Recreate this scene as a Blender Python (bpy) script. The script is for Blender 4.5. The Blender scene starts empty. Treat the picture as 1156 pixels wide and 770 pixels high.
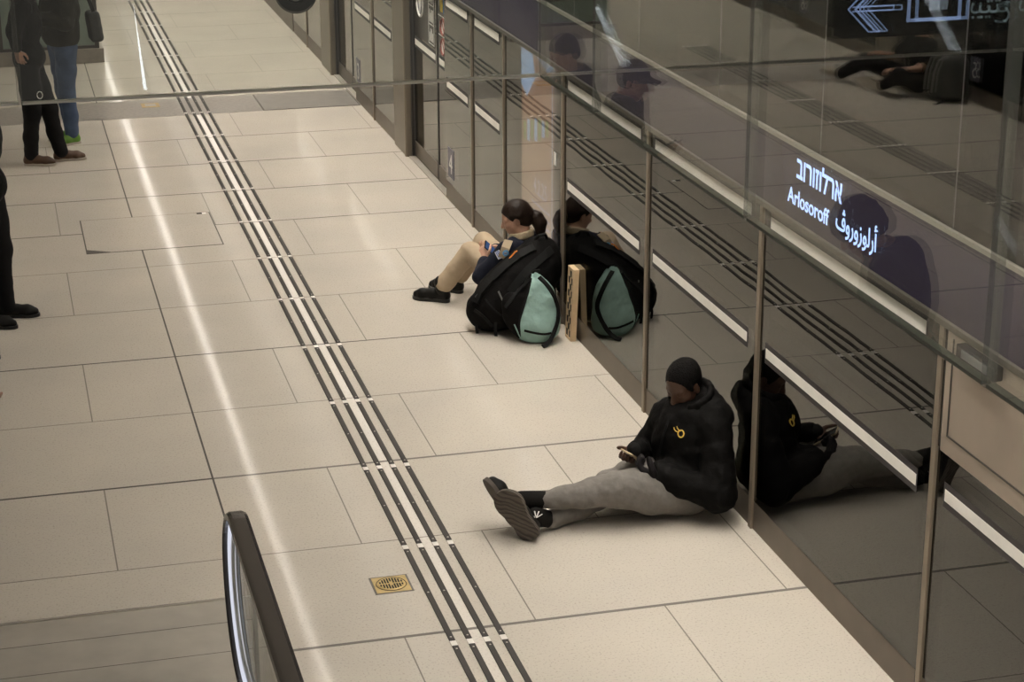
import bpy, bmesh, math, random
import numpy as np
from mathutils import Vector, Matrix
from mathutils.bvhtree import BVHTree

random.seed(7)
SC = bpy.context.scene
COL = SC.collection

# ------------------------------------------------------------------ camera, world, exposure
cam_d = bpy.data.cameras.new('camera')
cam = bpy.data.objects.new('camera', cam_d)
COL.objects.link(cam)
SC.camera = cam
CAM = Vector((0, 0, 3.8828))
EYE = Vector((0, 0, 3.8828))    # viewpoint from which marks on clothing and bags were measured
YAW, PITCH, ROLL, FPX = 0.256789, 0.326992, -0.0030805, 2220.24
_f = Vector((math.sin(YAW) * math.cos(PITCH), math.cos(YAW) * math.cos(PITCH), -math.sin(PITCH)))
_r0 = Vector((math.cos(YAW), -math.sin(YAW), 0))
_u0 = _r0.cross(_f)
_r = _r0 * math.cos(ROLL) + _u0 * math.sin(ROLL)
_u = -_r0 * math.sin(ROLL) + _u0 * math.cos(ROLL)
M = Matrix((( _r.x, _u.x, -_f.x), (_r.y, _u.y, -_f.y), (_r.z, _u.z, -_f.z)))
cam.matrix_world = Matrix.Translation(CAM) @ M.to_4x4()
cam_d.sensor_width = 36.0
cam_d.lens = 36.0 * FPX / 1156.0
cam_d.clip_start = 0.05
cam_d.clip_end = 200

SC.view_settings.view_transform = 'Standard'
SC.view_settings.look = 'None'
SC.view_settings.gamma = 1.0
SC.view_settings.exposure = 0.0
SC.view_settings.use_curve_mapping = False

world = bpy.data.worlds.new('world')
SC.world = world
world.use_nodes = True
world.node_tree.nodes['Background'].inputs[0].default_value = (1.0, 0.93, 0.83, 1)
world.node_tree.nodes['Background'].inputs[1].default_value = 0.22

LAMP_POWER = 7.5          # emission of the ceiling tubes
LAMP_WASH = 39.0
LAMP_LEFT = 44.0
LAMP_MID = 16.0
LAMP_FAR = 6.5
LAMP_COLOUR = (1.0, 0.93, 0.83)


# ------------------------------------------------------------------ materials
def mat(name, col, rough=0.5, metal=0.0, spec=0.5, noise=None, bump=None, coat=0.0, sheen=0.0):
    """noise=(scale, amount) mottles the colour, bump=(scale, strength, distance) roughens the surface"""
    m = bpy.data.materials.new(name)
    m.use_nodes = True
    nt = m.node_tree
    b = nt.nodes['Principled BSDF']
    b.inputs['Base Color'].default_value = (*col, 1)
    b.inputs['Roughness'].default_value = rough
    b.inputs['Metallic'].default_value = metal
    b.inputs['Specular IOR Level'].default_value = spec
    b.inputs['Coat Weight'].default_value = coat
    b.inputs['Sheen Weight'].default_value = sheen
    if noise or bump:
        tc = nt.nodes.new('ShaderNodeTexCoord')
    if noise:
        n = nt.nodes.new('ShaderNodeTexNoise')
        n.inputs['Scale'].default_value = noise[0]
        n.inputs['Detail'].default_value = 4
        nt.links.new(tc.outputs['Object'], n.inputs['Vector'])
        r = nt.nodes.new('ShaderNodeValToRGB')
        a = noise[1]
        r.color_ramp.elements[0].position = 0.3
        r.color_ramp.elements[1].position = 0.7
        r.color_ramp.elements[0].color = (*[c * (1 - a) for c in col], 1)
        r.color_ramp.elements[1].color = (*[min(1, c * (1 + a)) for c in col], 1)
        nt.links.new(n.outputs['Fac'], r.inputs['Fac'])
        nt.links.new(r.outputs['Color'], b.inputs['Base Color'])
    if bump:
        n2 = nt.nodes.new('ShaderNodeTexNoise')
        n2.inputs['Scale'].default_value = bump[0]
        n2.inputs['Detail'].default_value = 3
        nt.links.new(tc.outputs['Object'], n2.inputs['Vector'])
        bp = nt.nodes.new('ShaderNodeBump')
        bp.inputs['Strength'].default_value = bump[1]
        bp.inputs['Distance'].default_value = bump[2]
        nt.links.new(n2.outputs['Fac'], bp.inputs['Height'])
        nt.links.new(bp.outputs['Normal'], b.inputs['Normal'])
    return m


def emit(name, col, strength):
    m = bpy.data.materials.new(name)
    m.use_nodes = True
    nt = m.node_tree
    nt.nodes.remove(nt.nodes['Principled BSDF'])
    e = nt.nodes.new('ShaderNodeEmission')
    e.inputs[0].default_value = (*col, 1)
    e.inputs[1].default_value = strength
    nt.links.new(e.outputs[0], nt.nodes['Material Output'].inputs[0])
    return m


def glass(name, tint, ior=1.5, gain=1.0, wave=None, rough=0.0):
    """clear pane: tinted see-through body with a fresnel mirror surface; wave=(scale, distance) of a slightly uneven surface"""
    m = bpy.data.materials.new(name)
    m.use_nodes = True
    nt = m.node_tree
    nt.nodes.remove(nt.nodes['Principled BSDF'])
    t = nt.nodes.new('ShaderNodeBsdfTransparent')
    t.inputs[0].default_value = (*tint, 1)
    g = nt.nodes.new('ShaderNodeBsdfGlossy')
    g.inputs['Color'].default_value = (0.97, 0.97, 0.95, 1)
    g.inputs['Roughness'].default_value = rough
    fr = nt.nodes.new('ShaderNodeFresnel')
    ge = nt.nodes.new('ShaderNodeNewGeometry')
    mr = nt.nodes.new('ShaderNodeMapRange')      # the same air-to-glass fresnel on both faces of the pane
    mr.inputs['To Min'].default_value = ior
    mr.inputs['To Max'].default_value = 1.0 / ior
    nt.links.new(ge.outputs['Backfacing'], mr.inputs['Value'])
    nt.links.new(mr.outputs[0], fr.inputs['IOR'])
    mu = nt.nodes.new('ShaderNodeMath')
    mu.operation = 'MULTIPLY'
    mu.use_clamp = True
    mu.inputs[1].default_value = gain
    mix = nt.nodes.new('ShaderNodeMixShader')
    nt.links.new(fr.outputs[0], mu.inputs[0])
    nt.links.new(mu.outputs[0], mix.inputs[0])
    nt.links.new(t.outputs[0], mix.inputs[1])
    nt.links.new(g.outputs[0], mix.inputs[2])
    nt.links.new(mix.outputs[0], nt.nodes['Material Output'].inputs[0])
    if wave:
        tc = nt.nodes.new('ShaderNodeTexCoord')
        n = nt.nodes.new('ShaderNodeTexNoise')
        n.inputs['Scale'].default_value = wave[0]
        n.inputs['Detail'].default_value = 0.5
        nt.links.new(tc.outputs['Object'], n.inputs['Vector'])
        bp = nt.nodes.new('ShaderNodeBump')
        bp.inputs['Strength'].default_value = 1.0
        bp.inputs['Distance'].default_value = wave[1]
        nt.links.new(n.outputs['Fac'], bp.inputs['Height'])
        nt.links.new(bp.outputs['Normal'], g.inputs['Normal'])
    return m


def floor_material():
    m = mat('terrazzo', (0.60, 0.545, 0.47), 0.24, spec=0.25)
    nt = m.node_tree
    b = nt.nodes['Principled BSDF']
    tc = nt.nodes.new('ShaderNodeTexCoord')
    n = nt.nodes.new('ShaderNodeTexNoise')
    n.inputs['Scale'].default_value = 95
    n.inputs['Detail'].default_value = 2
    r = nt.nodes.new('ShaderNodeValToRGB')
    r.color_ramp.elements[0].position = 0.30
    r.color_ramp.elements[0].color = (0.47, 0.43, 0.37, 1)
    r.color_ramp.elements[1].position = 0.44
    r.color_ramp.elements[1].color = (0.60, 0.555, 0.49, 1)
    n2 = nt.nodes.new('ShaderNodeTexNoise')
    n2.inputs['Scale'].default_value = 1.3
    n2.inputs['Detail'].default_value = 3
    r2 = nt.nodes.new('ShaderNodeValToRGB')
    r2.color_ramp.elements[0].position = 0.3
    r2.color_ramp.elements[0].color = (0.93, 0.93, 0.93, 1)
    r2.color_ramp.elements[1].position = 0.7
    r2.color_ramp.elements[1].color = (1.03, 1.02, 1.0, 1)
    mx = nt.nodes.new('ShaderNodeMixRGB')
    mx.blend_type = 'MULTIPLY'
    mx.inputs[0].default_value = 1
    rr = nt.nodes.new('ShaderNodeMapRange')
    rr.inputs['To Min'].default_value = 0.06
    rr.inputs['To Max'].default_value = 0.095
    for nd in (n, n2):
        nt.links.new(tc.outputs['Object'], nd.inputs['Vector'])
    nt.links.new(n.outputs['Fac'], r.inputs['Fac'])
    nt.links.new(n2.outputs['Fac'], r2.inputs['Fac'])
    nt.links.new(r.outputs['Color'], mx.inputs[1])
    nt.links.new(r2.outputs['Color'], mx.inputs[2])
    nt.links.new(mx.outputs[0], b.inputs['Base Color'])
    nt.links.new(n2.outputs['Fac'], rr.inputs['Value'])
    nt.links.new(rr.outputs[0], b.inputs['Roughness'])
    return m


def tread_material():
    m = mat('shoe tread', (0.15, 0.125, 0.10), 0.75, noise=None)
    nt = m.node_tree
    b = nt.nodes['Principled BSDF']
    tc = nt.nodes.new('ShaderNodeTexCoord')
    w = nt.nodes.new('ShaderNodeTexWave')
    w.inputs['Scale'].default_value = 34
    w.inputs['Distortion'].default_value = 7
    w.inputs['Detail'].default_value = 1
    w.inputs['Detail Scale'].default_value = 0.35
    w.bands_direction = 'DIAGONAL'
    r = nt.nodes.new('ShaderNodeValToRGB')
    r.color_ramp.elements[0].position = 0.15
    r.color_ramp.elements[0].color = (0.075, 0.062, 0.052, 1)
    r.color_ramp.elements[1].position = 0.5
    r.color_ramp.elements[1].color = (0.13, 0.108, 0.088, 1)
    bp = nt.nodes.new('ShaderNodeBump')
    bp.inputs['Distance'].default_value = 0.004
    nt.links.new(tc.outputs['Object'], w.inputs['Vector'])
    nt.links.new(w.outputs['Fac'], r.inputs['Fac'])
    nt.links.new(r.outputs['Color'], b.inputs['Base Color'])
    nt.links.new(w.outputs['Fac'], bp.inputs['Height'])
    nt.links.new(bp.outputs['Normal'], b.inputs['Normal'])
    return m


def ad_material():
    """lit advertising screen: pink brown field, pale blue top corner"""
    m = bpy.data.materials.new('advert screen')
    m.use_nodes = True
    nt = m.node_tree
    nt.nodes.remove(nt.nodes['Principled BSDF'])
    e = nt.nodes.new('ShaderNodeEmission')
    tc = nt.nodes.new('ShaderNodeTexCoord')
    sp = nt.nodes.new('ShaderNodeSeparateXYZ')
    r = nt.nodes.new('ShaderNodeValToRGB')
    r.color_ramp.elements[0].position = 0.0
    r.color_ramp.elements[0].color = (0.62, 0.40, 0.30, 1)
    r.color_ramp.elements[1].position = 1.0
    r.color_ramp.elements[1].color = (0.42, 0.20, 0.13, 1)
    mr = nt.nodes.new('ShaderNodeMapRange')
    mr.inputs['From Min'].default_value = 0.3
    mr.inputs['From Max'].default_value = 1.5
    nt.links.new(tc.outputs['Object'], sp.inputs[0])
    nt.links.new(sp.outputs['Z'], mr.inputs['Value'])
    nt.links.new(mr.outputs[0], r.inputs['Fac'])
    nt.links.new(r.outputs['Color'], e.inputs[0])
    e.inputs[1].default_value = 6.5
    nt.links.new(e.outputs[0], nt.nodes['Material Output'].inputs[0])
    return m


MT = dict(
    floor=floor_material(),
    groove=mat('dark joint', (0.07, 0.06, 0.05), 0.7),
    groove_grey=mat('grey joint', (0.155, 0.14, 0.12), 0.6),
    groove_thin=mat('thin joint', (0.19, 0.17, 0.14), 0.6),
    granite=mat('grey granite', (0.30, 0.275, 0.245), 0.32, noise=(30, 0.15)),
    plate=mat('brushed steel floor plate', (0.47, 0.44, 0.39), 0.42, 0.25, noise=(6, 0.08)),
    lid=mat('satin metal lid', (0.35, 0.33, 0.30), 0.3, 0.4, noise=(8, 0.08)),
    bar=mat('dark guidance bar', (0.035, 0.031, 0.027), 0.5),
    stud=mat('bright stud', (0.6, 0.57, 0.52), 0.3, 0.8),
    endcap=mat('pale bar end', (0.80, 0.77, 0.72), 0.35),
    brass=mat('brass', (0.62, 0.47, 0.22), 0.38, 0.6, noise=(25, 0.15)),
    hole=mat('dark slot', (0.02, 0.017, 0.013), 0.8),
    kick=mat('bronze kick plate', (0.165, 0.138, 0.112), 0.42, 0.55, noise=(7, 0.06)),
    mull=mat('bronze mullion', (0.27, 0.225, 0.175), 0.42, 0.5),
    post=mat('bronze post', (0.22, 0.19, 0.15), 0.4, 0.5),
    steel=mat('pale steel panel', (0.42, 0.36, 0.30), 0.28, 0.6, noise=(5, 0.05)),
    trimdark=mat('dark trim', (0.06, 0.055, 0.05), 0.4, 0.3),
    trimpale=mat('grey trim', (0.24, 0.23, 0.20), 0.4, 0.4),
    trimlow=mat('brown trim', (0.09, 0.082, 0.068), 0.5, 0.3),
    frit_matte=mat('black printed band', (0.030, 0.026, 0.028), 0.5),
    psd=glass('dark screen glass', (0.28, 0.29, 0.27), 1.5, 1.15, (2.6, 0.00032)),
    upper=glass('upper screen glass', (0.28, 0.28, 0.26), 1.5, 0.12, (1.5, 0.00010)),
    frit=mat('black glass border', (0.022, 0.018, 0.015), 0.12),
    stripe=mat('white safety stripe', (0.93, 0.90, 0.84), 0.55, noise=(9, 0.06)),
    fascia=mat('navy sign fascia', (0.022, 0.018, 0.042), 0.25, spec=0.12),
    signblack=mat('black sign board', (0.012, 0.012, 0.013), 0.25),
    placard=mat('blue grey placard', (0.10, 0.095, 0.13), 0.4),
    white=mat('white print', (0.8, 0.79, 0.76), 0.5),
    letters=emit('lit lettering', (0.42, 0.56, 1.0), 2.1),
    letters_core=emit('lit pale lettering', (0.72, 0.82, 1.0), 1.3),
    letters_dim=emit('lit grey lettering', (0.62, 0.78, 0.85), 0.75),
    red=mat('red print', (0.30, 0.085, 0.07), 0.5),
    yellow=mat('yellow print', (0.70, 0.52, 0.06), 0.5),
    blue=mat('blue print', (0.06, 0.22, 0.55), 0.5),
    barrier=glass('smoke barrier glass', (0.955, 0.968, 0.955), 1.5, 1.12, (0.9, 0.0001)),
    barrier_edge_glint=mat('glinting glass edge', (0.62, 0.60, 0.53), 0.3),  # pale colour stands in for lamp glint on the clear glass edge
    edge_dark=mat('dark glass edge', (0.15, 0.155, 0.13), 0.5, spec=0.1),
    ceiling=mat('white ceiling', (0.62, 0.59, 0.54), 0.7),
    concrete=mat('concrete plinth', (0.25, 0.225, 0.19), 0.7, noise=(9, 0.12)),
    tunnel=mat('dark tunnel', (0.03, 0.028, 0.026), 0.9),
    lamp=emit('ceiling tube', LAMP_COLOUR, LAMP_POWER),
    lamp_wash=emit('wall wash tube', LAMP_COLOUR, LAMP_WASH),
    added_louvre=mat('dark louvre', (0.06, 0.058, 0.055), 0.6, spec=0.1),
    lamp_far=emit('far wash tube', LAMP_COLOUR, LAMP_FAR),
    lamp_mid=emit('middle tube', LAMP_COLOUR, LAMP_MID),
    lamp_left=emit('left wash tube', LAMP_COLOUR, LAMP_LEFT),
    housing=mat('white housing', (0.7, 0.68, 0.64), 0.5),
    rubber=mat('black handrail rubber', (0.045, 0.039, 0.034), 0.24, spec=0.6),
    led=emit('handrail light strip', (0.86, 0.88, 1.0), 0.8),
    balu=glass('balustrade glass', (0.93, 0.95, 0.95), 1.45, 1.0),
    alu=mat('aluminium', (0.55, 0.54, 0.52), 0.35, 0.8),
    lift=mat('green lift glass', (0.20, 0.25, 0.215), 0.12, spec=0.6),
    black=mat('black plastic', (0.012, 0.012, 0.012), 0.3),
    lens=mat('grey lens', (0.22, 0.22, 0.22), 0.12, 0.3),
    jacket=mat('black puffer cloth', (0.0042, 0.0038, 0.0035), 0.7, spec=0.10, bump=(28, 0.35, 0.02)),
    jacket_trim=mat('black knit', (0.010, 0.0095, 0.009), 0.85, spec=0.18, bump=(120, 0.5, 0.004)),
    gold=mat('yellow embroidery', (0.72, 0.50, 0.09), 0.6),
    sweat=mat('grey sweatpants', (0.20, 0.186, 0.168), 0.92, spec=0.2, noise=(35, 0.10), bump=(14, 0.5, 0.02)),
    sock=mat('black sock', (0.012, 0.011, 0.010), 0.9, spec=0.18),
    shoe=mat('black shoe', (0.014, 0.013, 0.012), 0.55, spec=0.18),
    tread=tread_material(),
    soleedge=mat('worn sole edge', (0.085, 0.07, 0.058), 0.8),
    skin_dark=mat('brown skin', (0.085, 0.042, 0.026), 0.5, noise=(20, 0.12)),
    skin=mat('fair skin', (0.52, 0.31, 0.22), 0.5, noise=(18, 0.08)),
    skin_mid=mat('tan skin', (0.33, 0.18, 0.12), 0.5),
    hair_black=mat('short black hair', (0.006, 0.0052, 0.0048), 0.8, spec=0.12, bump=(160, 0.9, 0.006)),
    hair=mat('dark brown hair', (0.018, 0.0105, 0.007), 0.5, spec=0.2, bump=(60, 0.5, 0.006)),
    glove=mat('black glove', (0.014, 0.012, 0.013), 0.75, spec=0.18),
    phone=mat('phone body', (0.015, 0.015, 0.018), 0.25),
    phone_gold=mat('gold phone edge', (0.62, 0.50, 0.32), 0.35, 0.4),
    screen=emit('phone screen', (0.12, 0.22, 0.50), 0.35),
    khaki=mat('khaki trousers', (0.47, 0.375, 0.265), 0.85, spec=0.25, noise=(14, 0.05), bump=(10, 0.35, 0.02)),
    khaki_shirt=mat('khaki shirt', (0.36, 0.285, 0.19), 0.85),
    navy=mat('navy jersey', (0.012, 0.014, 0.024), 0.9, spec=0.18, bump=(60, 0.4, 0.006)),
    boot=mat('black leather boot', (0.009, 0.0085, 0.008), 0.45, spec=0.2, bump=(30, 0.2, 0.006)),
    bag=mat('black pack cloth', (0.0055, 0.005, 0.0048), 0.8, spec=0.10, bump=(22, 0.45, 0.02)),
    webbing=mat('black webbing', (0.008, 0.008, 0.008), 0.75, spec=0.18),
    reflect=mat('grey reflective piping', (0.16, 0.16, 0.15), 0.4),
    orange=mat('orange cord', (0.75, 0.24, 0.04), 0.6),
    teal=mat('teal cloth', (0.31, 0.47, 0.43), 0.8, spec=0.25, noise=(12, 0.10), bump=(14, 0.6, 0.03)),
    wood=mat('pale wood', (0.66, 0.49, 0.30), 0.55, noise=(16, 0.10)),
    jeans=mat('blue jeans', (0.055, 0.085, 0.15), 0.9, noise=(9, 0.2)),
    olive=mat('dark olive jacket', (0.022, 0.021, 0.015), 0.85, spec=0.18, bump=(22, 0.4, 0.02)),
    darkcloth=mat('black trousers', (0.010, 0.0095, 0.010), 0.9, spec=0.18),
    greenshoe=mat('green shoe', (0.12, 0.26, 0.035), 0.6),
    brownshoe=mat('brown shoe', (0.07, 0.035, 0.018), 0.6),
    orangelace=mat('orange shoe', (0.26, 0.09, 0.02), 0.6),
    palesole=mat('pale sole', (0.42, 0.38, 0.32), 0.7),
    greybag=mat('dark grey pack', (0.035, 0.036, 0.034), 0.8),
    cap=mat('black cap', (0.012, 0.012, 0.012), 0.8),
    ad=ad_material(),
    adblue=emit('advert pale blue', (0.38, 0.50, 0.82), 9.0),
    adgreen=emit('advert green', (0.35, 0.42, 0.12), 6.0),
    adviolet=emit('advert violet', (0.62, 0.55, 0.82), 7.5),
    dirt=mat('dirt', (0.28, 0.22, 0.15), 0.9),
)


# ------------------------------------------------------------------ object helpers
def tag(o, label=None, cat=None, group=None, kind=None):
    if label:
        o['label'] = label
    if cat:
        o['category'] = cat
    if group:
        o['group'] = group
    if kind:
        o['kind'] = kind
    return o


def empty(name, loc, label, cat, group=None):
    o = bpy.data.objects.new(name, None)
    COL.objects.link(o)
    o.location = loc
    o.empty_display_size = 0.05
    tag(o, label, cat, group)
    return o


def link(name, me, mats, parent=None, label=None):
    """me is in world coordinates; keep it there under the parent"""
    o = bpy.data.objects.new(name, me)
    COL.objects.link(o)
    if not isinstance(mats, (list, tuple)):
        mats = [mats]
    for m in mats:
        me.materials.append(m)
    if parent is not None:
        o.parent = parent
        off = Vector((0, 0, 0))
        p = parent
        while p is not None:
            off += Vector(p.location)
            p = p.parent
        o.location = -off
    if label:
        o['label'] = label
    return o


def copy_tree(o, parent=None):
    c = o.copy()
    COL.objects.link(c)
    if parent is not None:
        c.parent = parent
    for ch in list(o.children):
        copy_tree(ch, c)
    return c


class MB:
    """collects shapes into one mesh"""
    def __init__(self):
        self.bm = bmesh.new()

    def box(self, x0, x1, y0, y1, z0, z1, mi=0, bev=0.0):
        v = [self.bm.verts.new((x, y, z)) for x in (x0, x1) for y in (y0, y1) for z in (z0, z1)]
        fs = []
        for q in ((0, 1, 3, 2), (4, 6, 7, 5), (0, 4, 5, 1), (2, 3, 7, 6), (0, 2, 6, 4), (1, 5, 7, 3)):
            f = self.bm.faces.new([v[i] for i in q])
            f.material_index = mi
            fs.append(f)
        if bev > 0:
            es = list({e for f in fs for e in f.edges})
            bmesh.ops.bevel(self.bm, geom=es, offset=bev, segments=2, affect='EDGES', profile=0.5)
        return self

    def obox(self, c, ax, half, mi=0, bev=0.0):
        """oriented box: ax = three unit vectors"""
        c = Vector(c)
        v = []
        for sx in (-1, 1):
            for sy in (-1, 1):
                for sz in (-1, 1):
                    v.append(self.bm.verts.new(c + Vector(ax[0]) * sx * half[0] + Vector(ax[1]) * sy * half[1] + Vector(ax[2]) * sz * half[2]))
        fs = []
        for q in ((0, 1, 3, 2), (4, 6, 7, 5), (0, 4, 5, 1), (2, 3, 7, 6), (0, 2, 6, 4), (1, 5, 7, 3)):
            f = self.bm.faces.new([v[i] for i in q])
            f.material_index = mi
            fs.append(f)
        bmesh.ops.recalc_face_normals(self.bm, faces=fs)
        if bev > 0:
            es = list({e for f in fs for e in f.edges})
            bmesh.ops.bevel(self.bm, geom=es, offset=bev, segments=2, affect='EDGES', profile=0.5)
        return self

    def prism(self, pts, d, mi=0):
        """closed outline pts (3-D) pushed along d"""
        a = [self.bm.verts.new(Vector(p)) for p in pts]
        b = [self.bm.verts.new(Vector(p) + Vector(d)) for p in pts]
        n = len(pts)
        fs = [self.bm.faces.new(a), self.bm.faces.new(b[::-1])]
        for i in range(n):
            fs.append(self.bm.faces.new((a[i], b[i], b[(i + 1) % n], a[(i + 1) % n])))
        bmesh.ops.recalc_face_normals(self.bm, faces=fs)
        for f in fs:
            f.material_index = mi
        return self

    def sweep(self, path, prof, up=(0, 0, 1), closed=False, mi=0, caps=True):
        """prof: list of (side, up) offsets swept along path"""
        path = [Vector(p) for p in path]
        n = len(path)
        rings = []
        for i, p in enumerate(path):
            if closed:
                t = path[(i + 1) % n] - path[i - 1]
            else:
                t = path[min(i + 1, n - 1)] - path[max(i - 1, 0)]
            t.normalize()
            u = up[i] if isinstance(up, list) else Vector(up)
            u = Vector(u)
            s = t.cross(u)
            if s.length < 1e-6:
                s = t.cross(Vector((1, 0, 0.1)))
            s.normalize()
            w = s.cross(t).normalized()
            rings.append([self.bm.verts.new(p + s * a + w * b) for a, b in prof])
        k = len(prof)
        fs = []
        for i in range(n if closed else n - 1):
            A, B = rings[i], rings[(i + 1) % n]
            for j in range(k):
                fs.append(self.bm.faces.new((A[j], A[(j + 1) % k], B[(j + 1) % k], B[j])))
        if caps and not closed:
            fs.append(self.bm.faces.new(rings[0]))
            fs.append(self.bm.faces.new(rings[-1]))
        bmesh.ops.recalc_face_normals(self.bm, faces=fs)
        for f in fs:
            f.material_index = mi
        return self

    def tube(self, path, r, seg=10, mi=0, closed=False):
        prof = [(r * math.cos(2 * math.pi * i / seg), r * math.sin(2 * math.pi * i / seg)) for i in range(seg)]
        return self.sweep(path, prof, closed=closed, mi=mi)

    def lathe(self, c, axis, prof, seg=32, mi=0):
        """prof: (radius, height along axis)"""
        c = Vector(c)
        ax = Vector(axis).normalized()
        a = ax.orthogonal().normalized()
        b = ax.cross(a)
        rings = []
        for r, h in prof:
            rings.append([self.bm.verts.new(c + ax * h + (a * math.cos(2 * math.pi * i / seg) + b * math.sin(2 * math.pi * i / seg)) * max(r, 1e-5)) for i in range(seg)])
        fs = []
        for A, B in zip(rings, rings[1:]):
            for i in range(seg):
                fs.append(self.bm.faces.new((A[i], A[(i + 1) % seg], B[(i + 1) % seg], B[i])))
        fs.append(self.bm.faces.new(rings[0]))
        fs.append(self.bm.faces.new(rings[-1]))
        bmesh.ops.recalc_face_normals(self.bm, faces=fs)
        for f in fs:
            f.material_index = mi
        return self

    def build(self, name, mats, parent=None, label=None, smooth=False):
        me = bpy.data.meshes.new(name)
        if smooth:
            for f in self.bm.faces:
                f.smooth = True
        self.bm.to_mesh(me)
        self.bm.free()
        return link(name, me, mats, parent, label)


def B(x0, x1, y0, y1, z0, z1, name, m, parent=None, bev=0.0, label=None):
    return MB().box(min(x0, x1), max(x0, x1), y0, y1, z0, z1, bev=bev).build(name, m, parent, label)


def structure(o):
    o['kind'] = 'structure'
    return o


def text(name, s, size, loc, right, up, m, parent, extrude=0.001, align='LEFT', sx=1.0, bold=0.0):
    """flat lettering: right/up are the reading and upright directions"""
    c = bpy.data.curves.new(name, 'FONT')
    c.body = s
    c.size = size
    c.extrude = extrude
    c.offset = bold
    c.align_x = align
    tmp = bpy.data.objects.new(name, c)
    COL.objects.link(tmp)
    bpy.context.view_layer.update()
    me = bpy.data.meshes.new_from_object(tmp.evaluated_get(bpy.context.evaluated_depsgraph_get()))
    bpy.data.objects.remove(tmp)
    r, u = Vector(right).normalized(), Vector(up).normalized()
    n = r.cross(u)
    for v in me.vertices:
        p = Vector(loc) + r * v.co.x * sx + u * v.co.y + n * v.co.z
        v.co = p
    me.materials.clear()
    return link(name, me, m, parent)


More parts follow.
